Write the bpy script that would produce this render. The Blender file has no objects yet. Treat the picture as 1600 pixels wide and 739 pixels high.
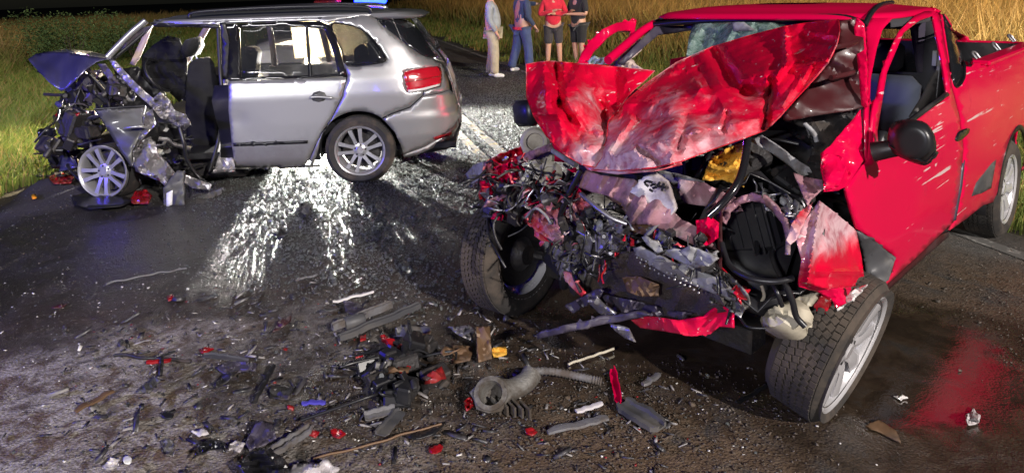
import bpy, bmesh, math, random
import numpy as np
from mathutils import Vector, Matrix, noise
from mathutils.geometry import delaunay_2d_cdt
from mathutils.bvhtree import BVHTree
from math import sin, cos, pi, radians, atan, sqrt

sc = bpy.context.scene
COL = sc.collection
R = random.Random(7)

# ---------------------------------------------------------------- camera
FPX, YH, CAM_H, CY, ROLL = 1050.0, -14.0, 1.65, 160.0, radians(2)
PITCH = atan((CY - YH) / FPX)
_f = Vector((0, cos(PITCH), -sin(PITCH))); _d = Vector((0, -sin(PITCH), -cos(PITCH))); _r = Vector((1, 0, 0))
C_F = _f; C_R = _r * cos(ROLL) + _d * sin(ROLL); C_D = _d * cos(ROLL) - _r * sin(ROLL)
C_O = Vector((0, 0, CAM_H))
cd = bpy.data.cameras.new('camera'); cam = bpy.data.objects.new('camera', cd); COL.objects.link(cam)
m = Matrix.Identity(4)
for i in range(3):
    m[i][0] = C_R[i]; m[i][1] = -C_D[i]; m[i][2] = -C_F[i]; m[i][3] = C_O[i]
cam.matrix_world = m
cd.sensor_width = 36; cd.lens = 36 * FPX / 1600; cd.shift_y = -(369.5 - CY) / 1600
cd.clip_start = 0.05; cd.clip_end = 2000
sc.camera = cam

# ---------------------------------------------------------------- night sky, moonlight, exposure
w = bpy.data.worlds.new('World'); sc.world = w; w.use_nodes = True
nt = w.node_tree
bg = nt.nodes['Background']; sky = nt.nodes.new('ShaderNodeTexSky'); sky.sky_type = 'NISHITA'; sky.sun_disc = False
sky.sun_elevation = radians(32); sky.sun_rotation = radians(140)
nt.links.new(sky.outputs[0], bg.inputs[0]); bg.inputs[1].default_value = 0.0012
sl = bpy.data.lights.new('moon', 'SUN'); sl.energy = 0.01; sl.angle = radians(.5); sl.color = (.8, .9, 1)
moon = bpy.data.objects.new('moon', sl); COL.objects.link(moon)
moon.rotation_euler = (radians(58), 0, radians(40))
sc.view_settings.view_transform = 'Standard'; sc.view_settings.look = 'None'
sc.view_settings.exposure = 0.45; sc.view_settings.gamma = 1
sc.cycles.use_denoising = True
sc.cycles.max_bounces = 5; sc.cycles.diffuse_bounces = 2; sc.cycles.glossy_bounces = 3; sc.cycles.transparent_max_bounces = 10
sc.cycles.caustics_reflective = False; sc.cycles.caustics_refractive = False
sc.cycles.sample_clamp_indirect = 6

def lamp(kind, name, loc, energy, color, target=None, size=.1, angle=120, blend=.4):
    l = bpy.data.lights.new(name, kind); l.energy = energy; l.color = color
    if kind == 'AREA':
        l.size = size
    else:
        l.shadow_soft_size = size
    if kind == 'SPOT':
        l.spot_size = radians(angle); l.spot_blend = blend
    o = bpy.data.objects.new(name, l); COL.objects.link(o); o.location = loc
    if target is not None:
        o.rotation_euler = (Vector(target) - Vector(loc)).to_track_quat('-Z', 'Y').to_euler()
    return o
# floodlights of the rescue crew behind the photographer (right and left), then added roadside ones 
KEY = (9.0, -11.0, 8.6); FILL = (-6.0, -8.0, 5.0); SIDE = (13.5, 5.0, 4.5); LEFT = (-9.5, -1.0, 4.5)
lamp('SPOT', 'rescue_floodlight', KEY, 15500, (1, .92, .86), (0, 7, .4), .16, 80)
lamp('SPOT', 'rescue_floodlight', FILL, 2900, (1, .98, .97), (-.5, 6, .4), .9, 76, .5)
lamp('SPOT', 'added_floodlight', LEFT, 3400, (1, .93, .78), (-9.5, 11, .2), .3, 66, .5)  # unseen lamp added to brighten the left verge grass
lamp('SPOT', 'added_floodlight', SIDE, 6500, (1, .80, .50), (5, 18, .4), .3, 95)  # unseen lamp added to brighten the grass behind the pickup

# ---------------------------------------------------------------- frames: pixel rays meeting real planes
def ray(px, py):
    return C_F + C_R * ((px - 800) / FPX) + C_D * ((py - CY) / FPX)
def G(px, py, z=0.0):
    d = ray(px, py); return C_O + d * ((z - CAM_H) / d.z)
def project(p):
    q = Vector(p) - C_O; dep = q.dot(C_F)
    return (800 + FPX * q.dot(C_R) / dep, CY + FPX * q.dot(C_D) / dep)
class Frame:
    def __init__(s, O, ex, ey):
        s.O = Vector(O); s.ex = Vector(ex); s.ey = Vector(ey); s.ez = Vector((0, 0, 1))
        s.ax = {'x': s.ex, 'y': s.ey, 'z': s.ez}
        s.M = Matrix.Identity(4)
        for i in range(3):
            s.M[i][0] = s.ex[i]; s.M[i][1] = s.ey[i]; s.M[i][2] = s.ez[i]; s.M[i][3] = s.O[i]
        s.lo = s.loc(C_O)
    def loc(s, p):
        q = Vector(p) - s.O; return Vector((q.dot(s.ex), q.dot(s.ey), q.z))
    def ldir(s, d):
        return Vector((d.dot(s.ex), d.dot(s.ey), d.z))
    def at(s, px, py, val, axis='x'):
        d = s.ldir(ray(px, py)); i = 'xyz'.index(axis)
        return s.lo + d * ((val - s.lo[i]) / d[i])
    def px(s, x, y, z):
        return project(s.O + s.ex * x + s.ey * y + s.ez * z)
    def cast(s, px, py, bvh):
        d = s.ldir(ray(px, py)).normalized()
        h = bvh.ray_cast(s.lo, d)
        return h[0]
    def hit(s, px, py, bvh):
        p = s.cast(px, py, bvh)
        if p is not None: return p
        d = s.ldir(ray(px, py)).normalized()            # grazing miss: the body point nearest to the ray
        best = min((bvh.find_nearest(s.lo + d * (1.5 + .05 * k)) for k in range(180)), key=lambda h: h[3]); return best[0]
a = radians(47); _fw = Vector((-sin(a), -cos(a), 0)); _lt = Vector((cos(a), -sin(a), 0))
T = Frame(G(1580, 298, .3) - _lt * .85 - Vector((0, 0, .3)), _fw, _lt)          # red pickup
a = radians(3); _fw = Vector((-cos(a), -sin(a), 0)); _lt = Vector((sin(a), -cos(a), 0))
S = Frame(G(563, 236, .29) - _lt * .80 - Vector((0, 0, .29)), _fw, _lt)          # silver wagon
W = Frame((0, 0, 0), (1, 0, 0), (0, 1, 0))

# ---------------------------------------------------------------- mesh helpers
def tag(o, label=None, cat=None, group=None, kind=None):
    if label: o['label'] = label
    if cat: o['category'] = cat
    if group: o['group'] = group
    if kind: o['kind'] = kind
    return o
def empty(name, frame=None, loc=None, rz=0):
    o = bpy.data.objects.new(name, None); COL.objects.link(o); o.empty_display_size = .1
    if frame: o.matrix_world = frame.M
    elif loc is not None: o.location = loc; o.rotation_euler = (0, 0, rz)
    return o
def obj(name, vf, mat, parent=None, smooth=35, solid=0, off=-1):
    v, f = vf
    me = bpy.data.meshes.new(name); me.from_pydata([tuple(p) for p in v], [], [tuple(q) for q in f]); me.validate()
    me.update()
    if smooth:
        me.polygons.foreach_set('use_smooth', [True] * len(me.polygons))
        if smooth < 180: me.set_sharp_from_angle(angle=radians(smooth))
    if mat is not None: me.materials.append(mat)
    o = bpy.data.objects.new(name, me); COL.objects.link(o); o.parent = parent
    if solid:
        md = o.modifiers.new('thickness', 'SOLIDIFY'); md.thickness = solid; md.offset = off
    return o
def join(*vfs):
    V, Fc = [], []
    for v, f in vfs:
        k = len(V); V += [Vector(p) for p in v]; Fc += [tuple(i + k for i in q) for q in f]
    return V, Fc
def xf(vf, M):
    return [M @ Vector(p) for p in vf[0]], vf[1]
def box(sx, sy, sz, c=(0, 0, 0), bev=.12):
    """box with chamfered edges (24 verts)"""
    b = min(sx, sy, sz) * bev; V = []
    hx, hy, hz = sx / 2, sy / 2, sz / 2
    bm = bmesh.new(); bmesh.ops.create_cube(bm, size=1)
    for v in bm.verts: v.co = Vector((v.co.x * sx, v.co.y * sy, v.co.z * sz))
    if bev: bmesh.ops.bevel(bm, geom=bm.edges[:], offset=b, segments=1, affect='EDGES')
    for v in bm.verts: v.co += Vector(c)
    bm.verts.index_update()
    r = ([v.co.copy() for v in bm.verts], [tuple(v.index for v in f.verts) for f in bm.faces]); bm.free(); return r
def aim(p0, p1, up=Vector((0, 0, 1))):
    p0 = Vector(p0); d = (Vector(p1) - p0)
    M = d.to_track_quat('Z', 'Y').to_matrix().to_4x4(); M.translation = p0; return M
def lathe(prof, n=24, M=None, cap=False):
    """profile of (r, h) turned round +Z"""
    V, Fc = [], []
    for r, h in prof:
        for k in range(n):
            t = 2 * pi * k / n; V.append(Vector((r * cos(t), r * sin(t), h)))
    for i in range(len(prof) - 1):
        for k in range(n):
            k2 = (k + 1) % n; Fc.append((i * n + k, i * n + k2, (i + 1) * n + k2, (i + 1) * n + k))
    if cap:
        Fc.append(tuple(range(n))[::-1]); Fc.append(tuple((len(prof) - 1) * n + k for k in range(n)))
    if M is not None: V = [M @ p for p in V]
    return V, Fc
def tube(path, r, n=8, ends=True):
    path = [Vector(p) for p in path]
    rs = r if isinstance(r, (list, tuple)) else [r] * len(path)
    V, Fc = [], []; up = Vector((.13, .21, .97))
    for i, p in enumerate(path):
        d = (path[min(i + 1, len(path) - 1)] - path[max(i - 1, 0)]).normalized()
        u = up - d * up.dot(d)
        if u.length < .05: u = Vector((1, 0, 0)) - d * d.x
        u.normalize(); w_ = d.cross(u); up = u
        for k in range(n):
            t = 2 * pi * k / n; V.append(p + (u * cos(t) + w_ * sin(t)) * rs[i])
    for i in range(len(path) - 1):
        for k in range(n):
            k2 = (k + 1) % n; Fc.append((i * n + k, i * n + k2, (i + 1) * n + k2, (i + 1) * n + k))
    if ends:
        Fc.append(tuple(range(n))[::-1]); Fc.append(tuple((len(path) - 1) * n + k for k in range(n)))
    return V, Fc
def spline(pts, n=6):
    pts = [Vector(tuple(p)) for p in pts]; out = []
    for i in range(len(pts) - 1):
        p0 = pts[max(i - 1, 0)]; p1 = pts[i]; p2 = pts[i + 1]; p3 = pts[min(i + 2, len(pts) - 1)]
        for k in range(n):
            t = k / n
            out.append(.5 * ((2 * p1) + (p2 - p0) * t + (2 * p0 - 5 * p1 + 4 * p2 - p3) * t * t + (3 * p1 - p0 - 3 * p2 + p3) * t ** 3))
    out.append(pts[-1]); return out
def smooth_poly(poly, n=3):
    """closed 2D outline rounded by Catmull-Rom"""
    P = [Vector((p[0], p[1])) for p in poly]; N = len(P); out = []
    for i in range(N):
        p0, p1, p2, p3 = P[i - 1], P[i], P[(i + 1) % N], P[(i + 2) % N]
        for k in range(n):
            t = k / n
            out.append(.5 * ((2 * p1) + (p2 - p0) * t + (2 * p0 - 5 * p1 + 4 * p2 - p3) * t * t + (3 * p1 - p0 - 3 * p2 + p3) * t ** 3))
    return [(p.x, p.y) for p in out]
def inside(x, y, poly):
    c = False; j = len(poly) - 1
    for i in range(len(poly)):
        xi, yi = poly[i]; xj, yj = poly[j]
        if (yi > y) != (yj > y) and x < (xj - xi) * (y - yi) / (yj - yi) + xi: c = not c
        j = i
    return c
def fill(outline, step, holes=(), jit=.25, rnd=None):
    """triangulate a 2D outline with interior points: (points, triangles, boundary flags)"""
    rnd = rnd or R
    pts, edges = [], []
    for loop in [outline] + list(holes):
        k0 = len(pts); L = []
        for i in range(len(loop)):
            p = loop[i]; q = loop[(i + 1) % len(loop)]
            n = max(1, int(math.hypot(q[0] - p[0], q[1] - p[1]) / step))
            for k in range(n): L.append((p[0] + (q[0] - p[0]) * k / n, p[1] + (q[1] - p[1]) * k / n))
        pts += L; edges += [(k0 + i, k0 + (i + 1) % len(L)) for i in range(len(L))]
    nb = len(pts); bp = np.array(pts)
    x0, y0 = bp.min(0); x1, y1 = bp.max(0); yy = y0; row = 0
    while yy <= y1:
        xx = x0 + (step / 2 if row % 2 else 0)
        while xx <= x1:
            px = xx + (rnd.random() - .5) * step * jit; py = yy + (rnd.random() - .5) * step * jit
            if inside(px, py, outline) and not any(inside(px, py, h) for h in holes):
                if ((bp[:, 0] - px) ** 2 + (bp[:, 1] - py) ** 2).min() > (step * .5) ** 2: pts.append((px, py))
            xx += step
        yy += step * .866; row += 1
    v, e, f, ov, oe, of = delaunay_2d_cdt([Vector(p) for p in pts], edges, [], 0, 1e-6)
    tris = []
    for t in f:
        cx = sum(v[i].x for i in t) / 3; cy = sum(v[i].y for i in t) / 3
        if inside(cx, cy, outline) and not any(inside(cx, cy, h) for h in holes): tris.append(tuple(t))
    bnd = [len(o) > 0 and o[0] < nb for o in ov]
    return [(p.x, p.y) for p in v], tris, bnd
def idw(ctrl):
    c = np.array(ctrl, float); n = len(c)
    if n < 4:
        def g(x, y):
            w_ = 1 / ((c[:, 0] - x) ** 2 + (c[:, 1] - y) ** 2 + 300.0); return float((w_ * c[:, 2]).sum() / w_.sum())
        return g
    D = np.hypot(c[:, None, 0] - c[None, :, 0], c[:, None, 1] - c[None, :, 1])
    A = np.zeros((n + 1, n + 1)); A[:n, :n] = -np.sqrt(D * D + 90.0); A[:n, n] = 1; A[n, :n] = 1      # smooth bent field through the points
    k = np.linalg.solve(A, np.append(c[:, 2], 0))
    lo, hi = c[:, 2].min() - .12, c[:, 2].max() + .12
    def f(x, y):
        r = np.sqrt((c[:, 0] - x) ** 2 + (c[:, 1] - y) ** 2 + 90.0); return float(min(hi, max(lo, -(k[:n] * r).sum() + k[n])))
    return f
def creases(lines):
    """hand placed folds: (x0, y0, x1, y1, depth, half width in outline units)"""
    def f(x, y):
        s = 0
        for x0, y0, x1, y1, am, w_ in lines:
            dx, dy = x1 - x0, y1 - y0; t = max(0, min(1, ((x - x0) * dx + (y - y0) * dy) / (dx * dx + dy * dy)))
            d = math.hypot(x - x0 - dx * t, y - y0 - dy * t) / w_
            if d < 1: s += am * (1 - d) * (1 - .25 * d)
        return s
    return f
def crumple(seed, amp, wl, n=4):
    """sharp-creased folding: triangle waves in random directions, bent by noise; p in metres"""
    r = random.Random(seed); W_ = []
    for k in range(n):
        d = Vector((r.uniform(-1, 1), r.uniform(-1, 1), r.uniform(-1, 1))).normalized()
        W_.append((d, 1 / (wl * (.6 ** k) * r.uniform(.8, 1.25)), r.random(), amp * (.62 ** k)))
    so = Vector((seed * 3.7, seed * 1.3, seed * .7))
    def f(p):
        s = 0
        for d, fr, ph, am in W_:
            t = p.dot(d) * fr + ph + .28 * noise.noise(p * fr * .7 + so)
            s += am * (abs((t % 1) - .5) * 2 - .5)
        return s
    return f
def orient(V, Fc, view):
    """turn all faces towards the view point"""
    s = 0
    for t in Fc:
        a_, b_, c_ = V[t[0]], V[t[1]], V[t[2]]
        s += (b_ - a_).cross(c_ - a_).dot(view - a_)
    return (V, [tuple(reversed(t)) for t in Fc]) if s < 0 else (V, Fc)
def sheet(poly, depth, frame, axis='x', step=8, holes=(), cr=None, bvh=None, roll=0, rough_edge=0, lift=0, rnd=None, fold=None, keep=None):
    """outline traced in the photograph, laid on a real surface of the frame (a plane, a bent depth field or a body shell)"""
    pts, tris, bnd = fill(poly, step, holes, rnd=rnd)
    if keep is not None: keep.extend(pts); LAST['nb'] = sum(1 for _ in __import__('itertools').takewhile(bool, bnd))
    dep = idw(depth) if isinstance(depth, (list, tuple)) else (lambda x, y: depth)
    V, miss = [], []
    for i, (x, y) in enumerate(pts):
        if bvh is not None:
            p = frame.cast(x, y, bvh)
            if p is None: p = frame.hit(x, y, bvh)
            elif lift: p = p + (frame.lo - p).normalized() * lift
        else:
            val = dep(x, y) + (fold(x, y) if fold else 0); p = frame.at(x, y, val, axis)
            if cr: p = frame.at(x, y, val + cr(p), axis)
        V.append(p)
    if miss:
        ok = [i for i in range(len(pts)) if i not in set(miss)]
        for i in miss:
            j = min(ok, key=lambda k: (pts[k][0] - pts[i][0]) ** 2 + (pts[k][1] - pts[i][1]) ** 2)
            d = frame.ldir(ray(*pts[i])).normalized()
            V[i] = frame.lo + d * (V[j] - frame.lo).length
    if bvh is not None and cr:
        for i, p in enumerate(V): V[i] = p + (frame.lo - p).normalized() * cr(p)
    if roll:
        for i, b in enumerate(bnd):
            if b: V[i] = V[i] + (V[i] - frame.lo).normalized() * roll
    return orient(V, tris, frame.lo)
LAST = {}
def lerp_table(tab, z):
    if z <= tab[0][0]: return tab[0][1:]
    for a_, b_ in zip(tab, tab[1:]):
        if z <= b_[0]:
            t = (z - a_[0]) / (b_[0] - a_[0]); return tuple(p + (q - p) * t for p, q in zip(a_[1:], b_[1:]))
    return tab[-1][1:]
def shell(levels, n=96, zs=None):
    """closed body: superellipse plan at each height (z, x_rear, x_front, half width, exponent)"""
    zs = zs or [l[0] for l in levels]; V, Fc = [], []
    for z in zs:
        xr, xf_, hw, ex = lerp_table(levels, z); cx = (xr + xf_) / 2; L = (xf_ - xr) / 2
        for k in range(n):
            t = 2 * pi * k / n; c, s = cos(t), sin(t)
            V.append(Vector((cx + L * math.copysign(abs(c) ** (2 / ex), c), hw * math.copysign(abs(s) ** (2 / ex), s), z)))
    for i in range(len(zs) - 1):
        for k in range(n):
            k2 = (k + 1) % n; Fc.append((i * n + k, i * n + k2, (i + 1) * n + k2, (i + 1) * n + k))
    Fc.append(tuple((len(zs) - 1) * n + k for k in range(n)))
    return V, Fc
def sub(vf, keep):
    """faces of a mesh whose centre passes the test"""
    V, Fc = vf; out = []
    for f in Fc:
        c = sum((V[i] for i in f), Vector()) / len(f)
        if keep(c): out.append(f)
    used = sorted({i for f in out for i in f}); ix = {j: i for i, j in enumerate(used)}
    return [V[j] for j in used], [tuple(ix[i] for i in f) for f in out]
def zsteps(levels, d=.03):
    z = levels[0][0]; out = []
    while z < levels[-1][0]: out.append(z); z += d
    return sorted(set(out + [l[0] for l in levels]))

# ---------------------------------------------------------------- materials
def nmix(nt, fac, a_, b_):
    n = nt.nodes.new('ShaderNodeMix'); n.data_type = 'RGBA'
    for s, v in ((0, fac), (6, a_), (7, b_)):
        if hasattr(v, 'links'): nt.links.new(v, n.inputs[s])
        else: n.inputs[s].default_value = v if s == 0 else (*v[:3], 1)
    return n.outputs[2]
def nmath(nt, op, a_, b_=None, clamp=False):
    n = nt.nodes.new('ShaderNodeMath'); n.operation = op; n.use_clamp = clamp
    for s, v in ((0, a_), (1, b_)):
        if v is None: continue
        if hasattr(v, 'links'): nt.links.new(v, n.inputs[s])
        else: n.inputs[s].default_value = v
    return n.outputs[0]
def nnoise(nt, vec, scale, detail=4, rough=.55, dist=0):
    n = nt.nodes.new('ShaderNodeTexNoise'); n.inputs['Scale'].default_value = scale; n.inputs['Detail'].default_value = detail
    n.inputs['Roughness'].default_value = rough; n.inputs['Distortion'].default_value = dist
    if vec is not None: nt.links.new(vec, n.inputs['Vector'])
    return n.outputs[0]
def nstep(nt, v, lo, hi):
    n = nt.nodes.new('ShaderNodeMapRange'); n.interpolation_type = 'SMOOTHSTEP'
    nt.links.new(v, n.inputs[0]); n.inputs[1].default_value = lo; n.inputs[2].default_value = hi
    return n.outputs[0]
def mat(name, col, rough=.5, metal=0, coat=0, col2=None, nscale=6, dirt=0, dirt_col=(.10, .085, .07), dust=0, dust_col=(.55, .53, .52),
        scratch=0, dmap=False, spray=0, bump=0, bscale=60, alpha=1, trans=0, emit=None, estr=0, sheen=0, spec=.5, dscale=3.0, obj_rand=0):
    m_ = bpy.data.materials.new(name); m_.use_nodes = True; nt = m_.node_tree; b = nt.nodes['Principled BSDF']
    tc = nt.nodes.new('ShaderNodeTexCoord').outputs['Object']
    c = (*col, 1)
    out = None
    if col2:
        out = nmix(nt, nstep(nt, nnoise(nt, tc, nscale, 5), .35, .65), col, col2)
    r_ = rough
    if obj_rand:
        oi = nt.nodes.new('ShaderNodeObjectInfo')
        hs = nt.nodes.new('ShaderNodeHueSaturation'); hs.inputs['Color'].default_value = (*col, 1)
        if out is not None: nt.links.new(out, hs.inputs['Color'])
        nt.links.new(nmath(nt, 'ADD', nmath(nt, 'MULTIPLY', oi.outputs['Random'], obj_rand), 1 - obj_rand / 2), hs.inputs['Value']); out = hs.outputs[0]
    if dirt:
        k = nstep(nt, nnoise(nt, tc, dscale, 6, .65), .62 - dirt * .3, .80 - dirt * .2)
        out = nmix(nt, nmath(nt, 'MULTIPLY', k, min(1, .5 + dirt * .5)), out if out is not None else col, dirt_col)
        r_ = nmath(nt, 'ADD', nmath(nt, 'MULTIPLY', k, .45), rough, True)
    cw = None
    if dust:
        k = nstep(nt, nnoise(nt, tc, 2.6, 7, .62, .4), .66 - dust * .3, .86 - dust * .24)
        out = nmix(nt, nmath(nt, 'MULTIPLY', k, .8), out if out is not None else col, dust_col)
        r_ = nmath(nt, 'ADD', nmath(nt, 'MULTIPLY', k, .35), r_ if hasattr(r_, 'links') else r_, True)
        cw = nmath(nt, 'SUBTRACT', coat, nmath(nt, 'MULTIPLY', k, coat), True)
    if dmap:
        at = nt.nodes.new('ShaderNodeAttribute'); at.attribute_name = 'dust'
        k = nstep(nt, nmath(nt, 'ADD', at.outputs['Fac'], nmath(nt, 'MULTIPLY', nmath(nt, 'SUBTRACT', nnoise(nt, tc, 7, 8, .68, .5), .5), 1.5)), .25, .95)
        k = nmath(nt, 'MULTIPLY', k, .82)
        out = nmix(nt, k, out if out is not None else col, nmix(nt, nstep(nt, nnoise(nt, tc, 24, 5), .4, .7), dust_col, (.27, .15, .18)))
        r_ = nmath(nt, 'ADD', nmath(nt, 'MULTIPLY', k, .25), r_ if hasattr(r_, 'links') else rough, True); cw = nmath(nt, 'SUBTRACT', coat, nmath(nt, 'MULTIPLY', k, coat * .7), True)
    if scratch:
        k = None
        for rot, sc_, sd in (((.1, .25, .1), (1.1, 34, 46), 0), ((.6, -.5, .3), (2.2, 40, 52), 7.3)):
            mp = nt.nodes.new('ShaderNodeMapping'); mp.inputs['Scale'].default_value = sc_; mp.inputs['Rotation'].default_value = rot; mp.inputs['Location'].default_value = (sd, sd, sd)
            nt.links.new(tc, mp.inputs[0])
            q = nmath(nt, 'MULTIPLY', nstep(nt, nnoise(nt, mp.outputs[0], 1.0, 2, .5), .665, .70), nstep(nt, nnoise(nt, tc, 3.2 + sd, 3), .62 - scratch * .2, .70 - scratch * .2))
            k = q if k is None else nmath(nt, 'MAXIMUM', k, q)
        k = nmath(nt, 'MULTIPLY', k, .75)
        out = nmix(nt, k, out if out is not None else col, (.62, .58, .56))
    if spray:
        sx = nt.nodes.new('ShaderNodeSeparateXYZ'); nt.links.new(tc, sx.inputs[0])
        k = nstep(nt, nmath(nt, 'SUBTRACT', nmath(nt, 'ADD', .30, nmath(nt, 'MULTIPLY', nnoise(nt, tc, 3.5, 7, .7), .42)), sx.outputs[2]), -.02, .30)
        k2 = nstep(nt, nnoise(nt, tc, 55, 3, .6), .60, .72)
        k = nmath(nt, 'MAXIMUM', nmath(nt, 'MULTIPLY', k, spray), nmath(nt, 'MULTIPLY', nmath(nt, 'MULTIPLY', k2, nstep(nt, nnoise(nt, tc, 2.2, 4), .5, .7)), spray * .7))
        out = nmix(nt, k, out if out is not None else col, (.10, .075, .055))
        r_ = nmath(nt, 'ADD', nmath(nt, 'MULTIPLY', k, .4), r_ if hasattr(r_, 'links') else rough, True); cw = nmath(nt, 'SUBTRACT', coat, nmath(nt, 'MULTIPLY', k, coat), True)
    if out is None: b.inputs['Base Color'].default_value = c
    else: nt.links.new(out, b.inputs['Base Color'])
    if hasattr(r_, 'links'): nt.links.new(r_, b.inputs['Roughness'])
    else:
        nr = nnoise(nt, tc, 9, 4)
        nt.links.new(nmath(nt, 'ADD', nmath(nt, 'MULTIPLY', nr, .22), max(0.02, rough - .11), True), b.inputs['Roughness'])
    b.inputs['Metallic'].default_value = metal
    b.inputs['Specular IOR Level'].default_value = spec
    b.inputs['Coat Weight'].default_value = coat; b.inputs['Coat Roughness'].default_value = .07
    if cw is not None: nt.links.new(cw, b.inputs['Coat Weight'])
    if bump:
        bp = nt.nodes.new('ShaderNodeBump'); bp.inputs['Strength'].default_value = bump; bp.inputs['Distance'].default_value = .01
        nt.links.new(nnoise(nt, tc, bscale, 5), bp.inputs['Height']); nt.links.new(bp.outputs[0], b.inputs['Normal'])
    if trans: b.inputs['Transmission Weight'].default_value = trans; b.inputs['IOR'].default_value = 1.45
    if alpha < 1: b.inputs['Alpha'].default_value = alpha
    if emit: b.inputs['Emission Color'].default_value = (*emit, 1); b.inputs['Emission Strength'].default_value = estr
    if sheen: b.inputs['Sheen Weight'].default_value = sheen
    return m_
RED = (.56, .0015, .046)
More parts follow.
